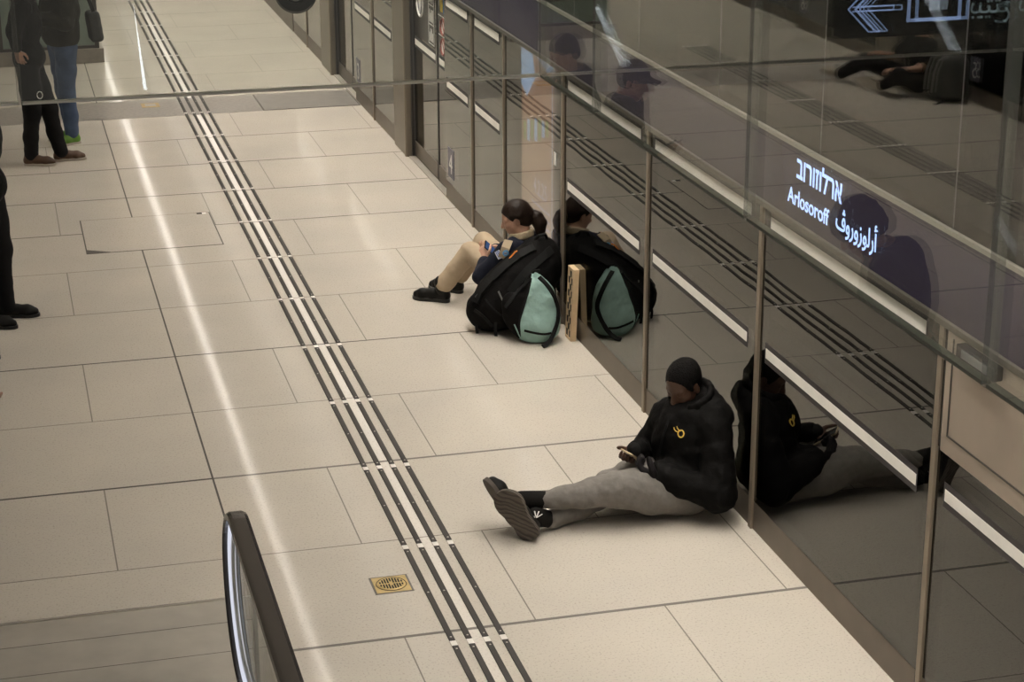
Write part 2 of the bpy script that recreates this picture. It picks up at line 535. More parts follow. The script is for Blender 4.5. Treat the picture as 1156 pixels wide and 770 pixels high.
# ------------------------------------------------------------------ implicit surfaces for bodies, cloth and bags
class SDF:
    def __init__(self):
        self.pr = []

    def cone(self, a, b, ra, rb, k=0.02, op='add'):
        self.pr.append(('cone', np.array(a, float), np.array(b, float), ra, rb, k, op))
        return self

    def chain(self, pts, rs, k=0.02):
        for i in range(len(pts) - 1):
            self.cone(pts[i], pts[i + 1], rs[i], rs[i + 1], k)
        return self

    def ell(self, c, rad, ax=None, k=0.02, op='add'):
        R = np.eye(3) if ax is None else np.array([np.array(a, float) / np.linalg.norm(a) for a in ax])
        self.pr.append(('ell', np.array(c, float), np.array(rad, float), R, None, k, op))
        return self

    def rbox(self, c, half, rnd, ax=None, k=0.02, op='add'):
        R = np.eye(3) if ax is None else np.array([np.array(a, float) / np.linalg.norm(a) for a in ax])
        self.pr.append(('rbox', np.array(c, float), np.array(half, float), R, rnd, k, op))
        return self

    def mesh(self, res=0.01, noise=None, floor=None, clip=None):
        lo, hi = np.full(3, 1e9), np.full(3, -1e9)
        bbs = []
        for p in self.pr:
            if p[0] == 'cone':
                l = np.minimum(p[1] - p[3], p[2] - p[4])
                h = np.maximum(p[1] + p[3], p[2] + p[4])
            elif p[0] == 'ell':
                e = np.abs(p[3].T) @ p[2]
                l, h = p[1] - e, p[1] + e
            else:
                e = np.abs(p[3].T) @ p[2]
                l, h = p[1] - e, p[1] + e
            bbs.append((l, h))
            if p[6] == 'add':
                lo, hi = np.minimum(lo, l), np.maximum(hi, h)
        lo = lo - 4 * res
        hi = hi + 4 * res
        n = np.ceil((hi - lo) / res).astype(int) + 1
        D = np.full(n, 0.3, dtype=np.float32)
        axs = [lo[i] + res * np.arange(n[i]) for i in range(3)]
        for p, (l, h) in zip(self.pr, bbs):
            k = p[5]
            mg = k + 4 * res + 0.01
            i0 = np.maximum(np.floor((l - mg - lo) / res).astype(int), 0)
            i1 = np.minimum(np.ceil((h + mg - lo) / res).astype(int) + 1, n)
            if np.any(i1 <= i0):
                continue
            sl = tuple(slice(i0[i], i1[i]) for i in range(3))
            X, Y, Z = np.meshgrid(*[axs[i][sl[i]] for i in range(3)], indexing='ij', sparse=True)
            if p[0] == 'cone':
                a, b = p[1], p[2]
                ab = b - a
                L2 = max(ab @ ab, 1e-12)
                t = np.clip(((X - a[0]) * ab[0] + (Y - a[1]) * ab[1] + (Z - a[2]) * ab[2]) / L2, 0, 1)
                d = np.sqrt((X - a[0] - t * ab[0]) ** 2 + (Y - a[1] - t * ab[1]) ** 2 + (Z - a[2] - t * ab[2]) ** 2) - (p[3] + (p[4] - p[3]) * t)
            else:
                R = p[3]
                q = [(X - p[1][0]) * R[i, 0] + (Y - p[1][1]) * R[i, 1] + (Z - p[1][2]) * R[i, 2] for i in range(3)]
                if p[0] == 'ell':
                    r = p[2]
                    k0 = np.sqrt(sum((q[i] / r[i]) ** 2 for i in range(3)))
                    k1 = np.sqrt(sum((q[i] / r[i] ** 2) ** 2 for i in range(3))) + 1e-9
                    d = k0 * (k0 - 1) / k1
                else:
                    e = [np.abs(q[i]) - (p[2][i] - p[4]) for i in range(3)]
                    d = np.sqrt(sum(np.maximum(x, 0) ** 2 for x in e)) + np.minimum(np.maximum(np.maximum(e[0], e[1]), e[2]), 0) - p[4]
            A = D[sl]
            if p[6] == 'add':
                hh = np.clip(0.5 + 0.5 * (A - d) / k, 0, 1)
                D[sl] = A * (1 - hh) + d * hh - k * hh * (1 - hh)
            else:
                hh = np.clip(0.5 - 0.5 * (A + d) / k, 0, 1)
                D[sl] = A * (1 - hh) - d * hh + k * hh * (1 - hh)
        if noise:
            X, Y, Z = np.meshgrid(*axs, indexing='ij', sparse=True)
            for amp, f, ph in noise:
                D += (amp * (np.sin(f * (X + 0.6 * Z) + ph + 1.7 * np.sin(f * 0.6 * Y)) * np.sin(f * (Y - 0.5 * X) + 2 * ph + 1.3 * np.sin(f * 0.7 * Z)) * np.sin(f * 0.9 * (Z + 0.35 * Y) + ph))).astype(np.float32)
        if floor is not None:
            D = np.maximum(D, (floor - axs[2])[None, None, :].astype(np.float32))
        if clip is not None:            # list of (axis, sign, value): keep sign*(coord-value) <= 0
            for ax, sg, val in clip:
                sh = [1, 1, 1]
                sh[ax] = -1
                D = np.maximum(D, (sg * (axs[ax] - val)).reshape(sh).astype(np.float32))
        # naive surface nets
        S = D < 0
        nx, ny, nz = D.shape
        cnt = np.zeros((nx - 1, ny - 1, nz - 1), np.int8)
        for dx in (0, 1):
            for dy in (0, 1):
                for dz in (0, 1):
                    cnt += S[dx:nx - 1 + dx, dy:ny - 1 + dy, dz:nz - 1 + dz]
        act = (cnt > 0) & (cnt < 8)
        idx = np.argwhere(act)
        ids = np.full(act.shape, -1, np.int64)
        ids[act] = np.arange(len(idx))
        acc = np.zeros((len(idx), 3))
        num = np.zeros(len(idx))
        co = [(a, b, c) for a in (0, 1) for b in (0, 1) for c in (0, 1)]
        for a in co:
            for ax in range(3):
                if a[ax] == 1:
                    continue
                b = list(a)
                b[ax] = 1
                da = D[idx[:, 0] + a[0], idx[:, 1] + a[1], idx[:, 2] + a[2]]
                db = D[idx[:, 0] + b[0], idx[:, 1] + b[1], idx[:, 2] + b[2]]
                cr = (da < 0) != (db < 0)
                t = np.where(cr, da / np.where(cr, da - db, 1), 0)
                pos = np.tile(np.array(a, float), (len(idx), 1))
                pos[:, ax] += t
                acc[cr] += pos[cr]
                num += cr
        V = lo + res * (idx + acc / num[:, None])
        F = []
        for ax in range(3):
            u, v = (ax + 1) % 3, (ax + 2) % 3
            s0 = [slice(None)] * 3
            s1 = [slice(None)] * 3
            s0[ax] = slice(0, -1)
            s1[ax] = slice(1, None)
            ch = S[tuple(s0)] != S[tuple(s1)]
            e = np.argwhere(ch)
            e = e[(e[:, u] > 0) & (e[:, v] > 0) & (e[:, u] < D.shape[u] - 1) & (e[:, v] < D.shape[v] - 1)]
            ins = S[tuple(e.T)]
            def g(du, dv):
                w = e.copy()
                w[:, u] += du
                w[:, v] += dv
                return ids[tuple(w.T)]
            q = np.stack([g(-1, -1), g(0, -1), g(0, 0), g(-1, 0)], 1)
            q[~ins] = q[~ins][:, ::-1]
            F.append(q)
        F = np.concatenate(F)
        F = F[(F >= 0).all(1)]
        return V, F


def relax(V, F, it=2, lam=0.5):
    e = np.concatenate([F[:, [0, 1]], F[:, [1, 2]], F[:, [2, 3]], F[:, [3, 0]]])
    deg = np.bincount(e.ravel(), minlength=len(V)).astype(float)
    for _ in range(it):
        s = np.zeros_like(V)
        np.add.at(s, e[:, 0], V[e[:, 1]])
        np.add.at(s, e[:, 1], V[e[:, 0]])
        V = V * (1 - lam) + lam * s / np.maximum(deg, 1)[:, None]
    return V


def mesh_obj(name, V, F, m, parent=None, label=None, sm=1):
    if sm:
        V = relax(V, F, sm)
    return raw_obj(name, V, F, m, parent, label)


def raw_obj(name, V, F, m, parent=None, label=None):
    used = np.unique(F)
    mp = np.full(len(V), -1, np.int64)
    mp[used] = np.arange(len(used))
    V2, F2 = V[used], mp[F]
    me = bpy.data.meshes.new(name)
    me.vertices.add(len(V2))
    me.vertices.foreach_set('co', V2.astype(np.float32).ravel())
    me.loops.add(F2.size)
    me.loops.foreach_set('vertex_index', F2.astype(np.int32).ravel())
    me.polygons.add(len(F2))
    me.polygons.foreach_set('loop_start', np.arange(0, F2.size, F2.shape[1], dtype=np.int32))
    me.polygons.foreach_set('use_smooth', np.ones(len(F2), bool))
    me.update(calc_edges=True)
    me.validate()
    return link(name, me, m, parent, label)


def norm(v):
    v = np.array(v, float)
    return v / np.linalg.norm(v)


def bvh_of(V, F):
    return BVHTree.FromPolygons([tuple(v) for v in V], [tuple(int(i) for i in f) for f in F])


def strap_on(name, pts, bvh, w, th, m, parent, lift=0.002, n=28, label=None):
    """flat band that follows a surface through the given points"""
    P = [Vector(p) for p in pts]
    dense = []
    tot = len(P) - 1
    for i in range(n + 1):
        t = i / n * tot
        k = min(int(t), tot - 1)
        u = t - k
        p0, p1, p2, p3 = P[max(k - 1, 0)], P[k], P[k + 1], P[min(k + 2, tot)]
        dense.append(0.5 * ((2 * p1) + (p2 - p0) * u + (2 * p0 - 5 * p1 + 4 * p2 - p3) * u * u + (3 * p1 - p0 - 3 * p2 + p3) * u ** 3))
    path, ups = [], []
    for p in dense:
        if bvh is not None:
            q, nr, _, dist = bvh.find_nearest(p)
            if q is not None and dist < 0.08:
                path.append(q + nr * (lift + th / 2))
                ups.append(nr)
                continue
        path.append(p)
        ups.append(ups[-1] if ups else Vector((-0.3, -0.9, 0.3)))
    prof = [(-w / 2, -th / 2), (w / 2, -th / 2), (w / 2, th / 2), (-w / 2, th / 2)]
    return MB().sweep(path, prof, up=ups).build(name, m, parent, label)


# ================================================================== SETTING
XR, XL = 3.305, -5.485          # glass planes of the two rows of screen doors
YN, YF = -1.0, 46.0
ROW0, ROW = 7.40, 0.9805       # transverse tile joints

# floor with its joints
mb = MB()
mb.box(XL - 0.1, 3.33, YN, YF, -0.12, 0.0, 0)
def strip(x0, x1, y0, y1, mi, z=0.0006):
    mb.box(x0, x1, y0, y1, -0.01, z, mi)
VJ = 0.878
wide = {0: 0.020, 2: 0.018, 4: 0.012, -2: 0.02, 6: 0.006, 8: 0.012, 5: 0.007, 7: 0.010, 9: 0.012, 10: 0.009, 11: 0.01}
for k in range(-8, 39):
    y = ROW0 + ROW * k
    if abs(y - 18.2) < 0.2:
        continue
    w = wide.get(k, 0.006)
    mi = 2 if w > 0.015 else (1 if w > 0.008 else 3)
    strip(VJ, 3.318, y - w / 2, y + w / 2, mi)
    wl = {0: 0.0, 1: 0.006, 2: 0.017, 4: 0.013, 6: 0.005, 7: 0.012}.get(k, w)
    if wl > 0 and k > 0:
        strip(XL, VJ, y - wl / 2, y + wl / 2, 1 if wl > 0.01 else 3)
    A = (k % 2 == 1)      # row from y to y+ROW
    for x in ((1.465, 2.632) if A else (2.047, 3.213)):
        strip(x - 0.003, x + 0.003, y, y + ROW, 3, 0.0005)
    if k > 0:
        for x in ((0.332, -0.838, -2.0) if A else (-0.253, -1.42, -2.59)):
            strip(x - 0.0035, x + 0.0035, y, y + ROW, 3, 0.0005)
        for x in ((-3.645, -4.81) if A else (-4.23,)):
            strip(x - 0.003, x + 0.003, y, y + ROW, 3, 0.0005)
strip(VJ - 0.005, VJ + 0.005, 7.4, 13.71, 1, 0.0008)
strip(VJ - 0.005, VJ + 0.005, 14.64, YF, 1, 0.0008)
strip(-3.063, -3.053, 7.4, YF, 1, 0.0008)
strip(0.80, VJ, 7.0, 7.96, 3, 0.0003)
floor = structure(mb.build('floor', [MT['floor'], MT['groove'], MT['groove_grey'], MT['groove_thin']]))

# grey granite band across the platform
structure(B(XL, 3.318, 18.2, 18.98, -0.01, 0.0012, 'trim_1', MT['granite']))
# dirty sealant line along the right kick plates
structure(B(3.306, 3.318, 2, 24, 0, 0.004, 'trim_2', MT['dirt']))

# ceiling and its opening over the escalator
structure(MB().box(XL - .2, 3.6, 6.30, YF, 3.36, 3.5).box(1.80, 3.6, YN, 6.30, 3.36, 3.5).box(XL - .2, -3.95, YN, 6.30, 3.36, 3.5).build('ceiling', MT['ceiling']))
structure(B(XL - 0.2, 3.6, YF, YF + 0.2, -0.1, 3.5, 'wall_back', MT['ceiling']))
structure(MB().box(5.8, 6.0, YN, YF, -1.2, 3.5).box(3.42, 5.8, YN, YF, -1.2, -1.0).box(3.62, 5.8, YN, YF, 3.4, 3.5).build('wall_tunnel_right', MT['tunnel']))
structure(MB().box(-8.1, -7.9, YN, YF, -1.2, 3.5).box(-7.9, XL - .12, YN, YF, -1.2, -1.0).box(-7.9, XL - 0.3, YN, YF, 3.4, 3.5).build('wall_tunnel_left', MT['tunnel']))

# ceiling light lines
def lamp_line(x, y0, y1, label, m, w, added_louvre=False):
    e = empty('ceiling_light', (x, (y0 + y1) / 2, 3.36), label, 'light', 'long ceiling light lines')
    B(x - w - .02, x + w + .02, y0, y1, 3.315, 3.36, 'housing', MT['housing'], e)
    B(x - w, x + w, y0 + 0.02, y1 - 0.02, 3.285, 3.315, 'diffuser', m, e, label='glowing diffuser')
    if added_louvre:  # blades added to keep the diffuser's mirror streak off the floor
        b = MB()
        for yy in np.arange(y0 + .07, y1, .14):
            b.box(x - w, x + w, yy - .002, yy + .002, 3.185, 3.284)
        b.box(x - w - .012, x - w, y0, y1, 3.185, 3.315).box(x + w, x + w + .012, y0, y1, 3.185, 3.315)
        b.build('added_louvre', MT['added_louvre'], e, label='added dark cross blades')
lamp_line(2.0, 12.0, 45, 'long ceiling light line above the right guidance bars', MT['lamp'], .014)
lamp_line(2.75, 0.4, 45, 'broad ceiling light line with added blades along the right screen doors', MT['lamp_wash'], .16, True)
lamp_line(3.262, 12.8, 45, 'narrow ceiling light line against the right screen doors', MT['lamp_far'], .014)
lamp_line(-4.7, 9.5, 45, 'broad ceiling light line with added blades along the left screen doors', MT['lamp_left'], .16, True)

# ================================================================== SCREEN DOORS
def px(side, off):
    """off metres out from the glass plane towards the platform"""
    return XR - off if side > 0 else XL + off

SIDE = {1: 'right', -1: 'left'}

def stripes(side, y0, y1, parent, top=True, mid=True, zm=0.918, off=0.0):
    if mid:
        B(px(side, off), px(side, off + 0.0012), y0, y1, zm - 0.050, zm + 0.050, 'stripe_border', MT['frit_matte'], parent)
        B(px(side, off), px(side, off + 0.0022), y0 + .01, y1 - .01, zm - 0.024, zm + 0.024, 'safety_stripe', MT['stripe'], parent, label='white safety stripe')
    if top:
        B(px(side, off), px(side, off + 0.0012), y0, y1, 1.49, 1.60, 'stripe_border', MT['frit_matte'], parent)
        B(px(side, off), px(side, off + 0.0022), y0 + .01, y1 - .01, 1.513, 1.567, 'safety_stripe', MT['stripe'], parent, label='white safety stripe')

def panel(side, y0, y1, label, top=True, mid=True, group=None, digit=None):
    e = empty('glass_screen_panel', (px(side, 0), (y0 + y1) / 2, 0), label, 'glass panel', group)
    B(px(side, -0.04), px(side, 0.0), y0 + .036, y1 - .024, 0.0, 0.145, 'kick_plate', MT['kick'], e, bev=0.003)
    B(px(side, -0.018), px(side, 0.0), y0 + .036, y1 - .024, 0.147, 1.598, 'glass', MT['psd'], e)
    m = MB()
    for a, b, c, d in ((y0 + .035, y0 + .105, .147, 1.6), (y1 - .075, y1 - .025, .147, 1.598), (y0 + .105, y1 - .065, .147, .20)):
        m.box(min(px(side, -.0202), px(side, -.0185)), max(px(side, -.0202), px(side, -.0185)), a, b, c, d)
    m.build('glass_border', MT['frit'], e)
    stripes(side, y0 + 0.13, y1 - 0.09, e, top, mid)
    B(px(side, -0.03), px(side, 0.012), y0 - 0.022, y0 + 0.016, 0, 1.6, 'mullion', MT['mull'], e, bev=0.003)
    B(px(side, -0.03), px(side, 0.004), y0 + 0.016, y0 + 0.035, 0, 1.6, 'gasket', MT['frit'], e)
    if digit:
        B(px(side, 0), px(side, 0.003), y1 - 0.30, y1 - 0.11, 0.20, 0.43, 'number_plate', MT['placard'], e)
        # reading direction runs left to right for somebody facing the glass
        d = (0, -1, 0) if side > 0 else (0, 1, 0)
        yy = y1 - 0.15 if side > 0 else y1 - 0.26
        text('number', digit, 0.22, (px(side, 0.0045), yy, 0.235), d, (0, 0, 1), MT['white'], e, 0.0008)
    return e

def post(side, y0, y1, label):
    e = empty('door_post', (px(side, 0), (y0 + y1) / 2, 0), label, 'post')
    B(px(side, -0.03), px(side, 0.02), y0, y1, 0, 1.6, 'casing', MT['post'], e, bev=0.006)
    B(px(side, -0.14), px(side, -0.031), y0, y1, 0, 1.6, 'shaded_recess_side', MT['trimdark'], e)  # flat dark colour stands in for shade inside the door recess
    B(px(side, 0.02), px(side, 0.026), y0 + .01, y0 + 0.06, 0, 1.6, 'edge_strip', MT['mull'], e)
    return e

def door(side, y0, y1, label, signs):
    e = empty('platform_door', (px(side, -0.055), (y0 + y1) / 2, 0), label, 'door')
    ym = y0 + (y1 - y0) * 0.34
    o = -0.055
    for a, b, big in ((y0, ym, False), (ym, y1, True)):
        lf = B(px(side, o - .018), px(side, o), a + .03, b - .022, 0.147, 1.6, 'door_leaf', MT['psd'], e)
        B(px(side, o - .03), px(side, o + .004), a + .03, b - .022, 0.014, 0.147, 'kick_plate', MT['kick'], lf)
        B(px(side, o - .03), px(side, o + .006), b - .02, b - .002, 0.014, 1.6, 'edge_profile', MT['trimdark'], lf)
        stripes(side, a + .06, b - .06, lf, top=False, zm=1.0, off=o)
        x1, x2 = px(side, o + .002), px(side, o + .003)
        if signs and big:
            B(px(side, o), x1, a + .08, b - .06, 1.065, 1.58, 'sign_board', MT['signblack'], lf, label='black sign board')
            # ring emblem with a pointed oval inside
            cy_, cz_ = b - 0.30, 1.36
            mm = MB()
            ring = [(x2, cy_ + .115 * math.cos(t), cz_ + .115 * math.sin(t)) for t in np.linspace(0, 2 * math.pi, 29)[:-1]]
            mm.tube(ring, 0.010, 6, closed=True)
            mm.prism([(x1, cy_ + .05 * s, cz_ + z) for s, z in ((0, .09), (-1, .03), (-.75, -.03), (0, -.09), (.75, -.03), (1, .03))], (px(side, .003) - px(side, 0), 0, 0))
            mm.build('emblem', MT['white'], lf)
            mt = MB()
            ty0, ty1 = a + .10, a + .30
            xx0, xx1 = min(x1, x2), max(x1, x2)
            for zz in (1.08, 1.235, 1.39, 1.545):
                mt.box(xx0, xx1, ty0, ty1, zz, zz + .008)
            for yy in (ty0, ty1 - .008):
                mt.box(xx0, xx1, yy, yy + .008, 1.08, 1.55)
            for r in range(3):
                for c in range(4):
                    mt.box(xx0, xx1, ty0 + .035 + .037 * c, ty0 + .055 + .037 * c, 1.105 + .155 * r, 1.105 + .155 * r + (.10 if (c + r) % 3 else .07))
            mt.build('notice_lines', MT['white'], lf)
        elif signs:
            B(px(side, o), x1, a + .06, b - .05, 1.065, 1.58, 'sign_board', MT['signblack'], lf, label='black sign board')
            yc = (a + b) / 2 + .005
            for zc in (1.135, 1.29):
                ring = [(x2, yc + .075 * math.cos(t), zc + .062 * math.sin(t)) for t in np.linspace(0, 2 * math.pi, 25)[:-1]]
                MB().tube(ring, 0.011, 6, closed=True).build('prohibition_ring', MT['red'], lf)
                MB().lathe((x1, yc, zc), (-side, 0, 0), [(.06, 0), (.06, .001)]).build('prohibition_disc', MT['white'], lf)
                MB().obox((x2, yc, zc), ((1, 0, 0), (0, .7, .7), (0, -.7, .7)), (.002, .06, .009)).build('prohibition_bar', MT['red'], lf)
            B(x1, x2, a + .07, b - .06, 1.209, 1.216, 'divider', MT['white'], lf)
            B(x1, x2, a + .07, b - .06, 1.362, 1.369, 'divider', MT['white'], lf)
            B(x1, x2, yc + .01, yc + .10, 1.40, 1.55, 'yellow_notice', MT['yellow'], lf)
            B(x1, x2, yc - .10, yc - .005, 1.40, 1.55, 'blue_notice', MT['blue'], lf)
    t = MB()
    t.box(min(px(side, -.13), px(side, 0)), max(px(side, -.13), px(side, 0)), y0 + .002, y1, 0, 0.008)
    for i in range(5):
        xx = px(side, -0.044 + 0.010 * i)
        t.box(xx - .003, xx + .003, y0 + .005, y1 - .005, 0.008, 0.012)
    t.build('threshold', MT['plate'], e, label='ribbed metal threshold')
    return e

# right row, from near to far
panel(1, 2.4, 4.40, 'dark glass panel at the near end of the right screen wall')
RN = [(6.28, 8.08, 'dark glass screen panel right of the seated man in black, beside his reflected legs'),
      (8.08, 9.70, 'dark glass screen panel that the seated man in black leans against'),
      (9.70, 11.33, 'dark glass screen panel behind the teal backpack')]
for a, b, l in RN:
    panel(1, a, b, l)
panel(1, 12.77, 13.70, 'narrow glass panel with two white stripes left of the advert screen')
panel(1, 13.70, 14.62, 'narrow glass panel marked with a white number 4', digit='4')
door(1, 14.62, 16.0, 'sliding glass platform door with black signs beside the number 4', True)
post(1, 16.01, 16.515, 'wide bronze door post at the platform door with black signs')
panel(1, 16.54, 17.53, 'narrow glass panel just beyond the wide bronze door post')
panel(1, 17.53, 18.50, 'narrow glass panel marked with a faint white number 3', digit='3')
door(1, 18.50, 19.72, 'far sliding glass platform door beyond the grey floor band', False)
post(1, 19.735, 20.355, 'far bronze door post under the hanging security camera')
for a, b in ((20.38, 21.4), (21.4, 22.4)):
    panel(1, a, b, 'glass screen panel at the %s of the right wall' % ('far end' if a < 21 else 'very far end'))
structure(B(3.30, 3.42, 22.43, YF, 0, 1.965, 'wall_right', MT['kick']))

# near right panel: steel upper half over dark glass
e = empty('equipment_panel', (XR, 5.34, 0), 'pale steel cabinet panel over dark glass at the right edge', 'panel')
B(XR + .04, XR, 4.435, 6.257, 0, 0.145, 'kick_plate', MT['kick'], e, bev=0.003)
B(XR + .018, XR, 4.435, 6.257, 0.147, 1.12, 'glass', MT['psd'], e)
B(XR + .0202, XR + .0185, 6.19, 6.257, 0.147, 1.12, 'glass_border', MT['frit'], e)
stripes(1, 4.6, 6.19, e, top=False, zm=0.955)
st = B(XR + .03, XR - .018, 4.435, 6.215, 1.125, 1.6, 'steel_panel', MT['steel'], e, bev=0.004, label='pale steel panel')
m = MB()
m.box(XR - .0215, XR - .018, 4.5, 6.165, 1.198, 1.204)
m.box(XR - .0215, XR - .018, 6.159, 6.165, 1.198, 1.58)
m.build('panel_seam', MT['trimdark'], st)
B(XR - .004, XR + .03, 6.216, 6.256, 1.125, 1.6, 'gasket', MT['frit'], e)
e = empty('door_sensor', (XR - .02, 5.93, 1.59), 'small dark glassy box on the pale steel cabinet panel', 'sensor')
B(XR - .06, XR - .0185, 5.79, 6.07, 1.545, 1.599, 'case', MT['signblack'], e, bev=0.006)
B(XR - .064, XR - .06, 5.83, 6.02, 1.56, 1.59, 'window', MT['lens'], e)

# advert panel
e = empty('advert_screen', (XR, 12.05, 0), 'tall lit pink advert screen behind the glass, dated 4.2.25', 'screen')
B(XR + .04, XR, 11.373, 12.747, 0, 0.145, 'kick_plate', MT['kick'], e, bev=0.003)
B(XR + .018, XR, 11.373, 12.747, 0.147, 1.60, 'glass', MT['psd'], e)
B(XR + .10, XR + .04, 11.62, 12.50, 0.22, 1.60, 'case', MT['signblack'], e)
sc = B(XR + .039, XR + .034, 11.69, 12.44, 0.26, 1.565, 'display', MT['ad'], e, label='glowing display')
B(XR + .033, XR + .031, 11.69, 11.70, 0.26, 1.565, 'bright_edge', MT['adblue'], sc)
m = MB()
m.prism([(XR + .032, y, z) for y, z in ((12.44, 1.56), (12.44, 1.32), (12.30, 1.26), (12.10, 1.42), (12.16, 1.56))], (-.001, 0, 0))
m.prism([(XR + .032, y, z) for y, z in ((12.05, 1.56), (11.80, 1.50), (11.70, 1.54), (11.70, 1.56))], (-.001, 0, 0))
m.build('pale_shape', MT['adblue'], sc)
rr = random.Random(3)
for i in range(7):
    yy = 12.38 - i * .09
    h = .10 + .08 * rr.random()
    B(XR + .031, XR + .033, yy - .055, yy, 1.02 + .02 * i - h / 2, 1.02 + .02 * i + h / 2, 'advert_figure', MT['adblue'] if i % 2 else MT['adgreen'], sc)
text('date', '4.2.25', 0.155, (XR + .031, 12.13, 0.655), (0, -1, 0), (0, 0, 1), MT['adviolet'], sc, 0.0006, sx=0.85)
m = MB()
for i in range(5):
    m.box(XR + .031, XR + .033, 11.75, 12.18 - .05 * (i % 2), 0.36 + .055 * i, 0.375 + .055 * i)
m.build('small_print', MT['adviolet'], sc)
B(XR - .012, XR + .03, 11.308, 11.352, 0, 1.6, 'mullion', MT['mull'], e, bev=0.003)
B(XR - .006, XR + .03, 11.352, 11.372, 0, 1.6, 'gasket', MT['frit'], e)
B(XR - .003, XR, 11.49, 11.53, 0.98, 1.06, 'keyhole_plate', MT['white'], e)

# fascia with the station sign
def fascia(side, y0, y1, label):
    e = empty('fascia_board', (px(side, 0), (y0 + y1) / 2, 1.6), label, 'fascia')
    B(px(side, -.10), px(side, 0.005), y0 + .003, y1 - .003, 1.625, 1.945, 'board', MT['fascia'], e)
    B(px(side, -.10), px(side, 0.022), y0, y1, 1.60, 1.625, 'lower_trim', MT['trimlow'], e, bev=.002)
    B(px(side, -.10), px(side, 0.014), y0, y1, 1.945, 1.965, 'upper_trim', MT['trimpale'], e, bev=.002)
    return e
fs = fascia(1, 2.4, 12.88, 'navy fascia board lit with the station name above the seated man')
fascia(1, 12.88, 16.27, 'dark navy fascia board above the door marked 4')
fascia(1, 16.27, 22.4, 'far navy fascia board above the distant doors')
XS = XR - .0065
text('hebrew_name', 'בורוזולרא', 0.135, (XS, 7.705, 1.818), (0, -1, 0), (0, 0, 1), MT['letters'], fs, 0.0008, sx=0.93, bold=0.0022)
text('latin_name', 'Arlosoroff', 0.098, (XS, 7.79, 1.692), (0, -1, 0), (0, 0, 1), MT['letters'], fs, 0.0008, sx=1.06, bold=0.001)
text('arabic_name', '\ufb6a\ufeed\ufead\ufeed\ufeaf\ufeee\ufedf\ufead\ufe83', 0.112, (XS, 7.275, 1.708), (0, -1, 0), (0, 0, 1), MT['letters'], fs, 0.0008, sx=0.90, bold=0.0012)

# glass above the fascia
def upper(side, y0, y1, i, far):
    lab = 'upper clear glass pane above the fascia on the %s wall' % SIDE[side]
    e = empty('upper_glass_panel', (px(side, 0), (y0 + y1) / 2, 1.965), lab, 'glass panel', 'upper glass panes of the %s wall' % SIDE[side])
    B(px(side, -.018), px(side, 0), y0 + .008, y1, 1.967, 3.355, 'glass', MT['upper'], e)
    B(px(side, -.018), px(side, 0.002), y0 + .001, y0 + .008, 1.967, 3.355, 'joint', MT['frit_matte'], e)
y = 2.62
i = 0
while y < 26:
    upper(1, y, y + 1.213, i, y > 12)
    y += 1.213
    i += 1
structure(B(3.30, 3.42, y, YF, 1.965, 3.36, 'wall_right_upper', MT['kick']))

# left row (seen in reflection)
lg = 'glass panels of the left screen wall'
ly = [(8.6, 10.2), (10.2, 11.5), (11.5, 12.6), (12.6, 13.1)]
for a, b in ly[:3]:
    panel(-1, a, b, 'dark glass panel of the left screen wall, mirrored in the hanging glass', group=lg)
post(-1, 12.605, 13.08, 'near bronze door post of the left screen wall')
door(-1, 13.1, 14.5, 'near sliding door of the left screen wall', False)
panel(-1, 14.5, 15.8, 'left wall glass panel just before the panel marked 5', group=None)
panel(-1, 15.8, 16.98, 'left wall glass panel marked with a white number 5, behind the dark pack', digit='5')
door(-1, 17.0, 18.4, 'left wall sliding door behind the seated person with a dark pack', False)
post(-1, 18.415, 18.925, 'bronze door post of the left screen wall beyond the seated person')
panel(-1, 18.95, 20.0, 'left wall glass panel between the bronze post and the panel marked 6')
panel(-1, 20.0, 21.15, 'left wall glass panel marked with a white number 6', digit='6')
door(-1, 21.15, 22.5, 'farthest sliding door of the left screen wall', False)
structure(B(XL - .12, XL + .01, 22.53, YF, 0, 1.965, 'wall_left', MT['kick']))
structure(B(XL - .12, XL + .01, YN, 8.57, 0, 1.965, 'wall_left_near', MT['kick']))
fascia(-1, 8.58, 14, 'near navy fascia board of the left screen wall')
fascia(-1, 14, 22.4, 'far navy fascia board of the left screen wall')
structure(B(XL - .02, XL, YN, YF, 1.967, 3.36, 'wall_left_upper', MT['trimdark']))

# ================================================================== FLOOR FITTINGS
BAR_Y = [18.283 - 1.0 * k for k in range(-8, 13)]     # gaps between bars
BARX = [1.654, 1.7265, 1.799, 1.8715]

def bar_thing(x, y0, y1, label, group):
    root = MB()
    g = 0.024
    hw = 0.0135
    root.box(x - hw, x + hw, y0 + g, y1 - g, 0.0, 0.005, bev=0.0015)
    o = root.build('guidance_bar', MT['bar'])
    me = o.data
    c = Vector((x, (y0 + y1) / 2, 0))
    for v in me.vertices:
        v.co -= c
    o.location = c
    tag(o, label, 'floor bar', group)
    ms = MB()
    for yy in (-0.455, 0, 0.455):
        pass
    for yy in (-0.445, 0, 0.445):
        s = MB().lathe(c + Vector((0, yy, 0.005)), (0, 0, 1), [(0.0048, 0), (0.0042, 0.0012)], seg=10).build('stud', MT['stud'], o)
    MB().box(x - hw, x + hw, y1 - g, y1 + g, 0, 0.0035, bev=0.001).build('end_piece', MT['endcap'], o, label='pale end piece')
    return o
proto = None
gr = 'dark guidance bars in four lines beside the right screen doors'
gl = 'dark guidance bars in four lines near the left screen doors'
for row in range(len(BAR_Y) - 1):
    for x in BARX:
        y1, y0 = BAR_Y[row], BAR_Y[row + 1]
        if proto is None:
            proto = bar_thing(x, y0, y1, 'dark floor guidance bar with bright studs in the right-hand set of four lines', gr)
        else:
            c = copy_tree(proto)
            c.location = (x, (y0 + y1) / 2, 0)
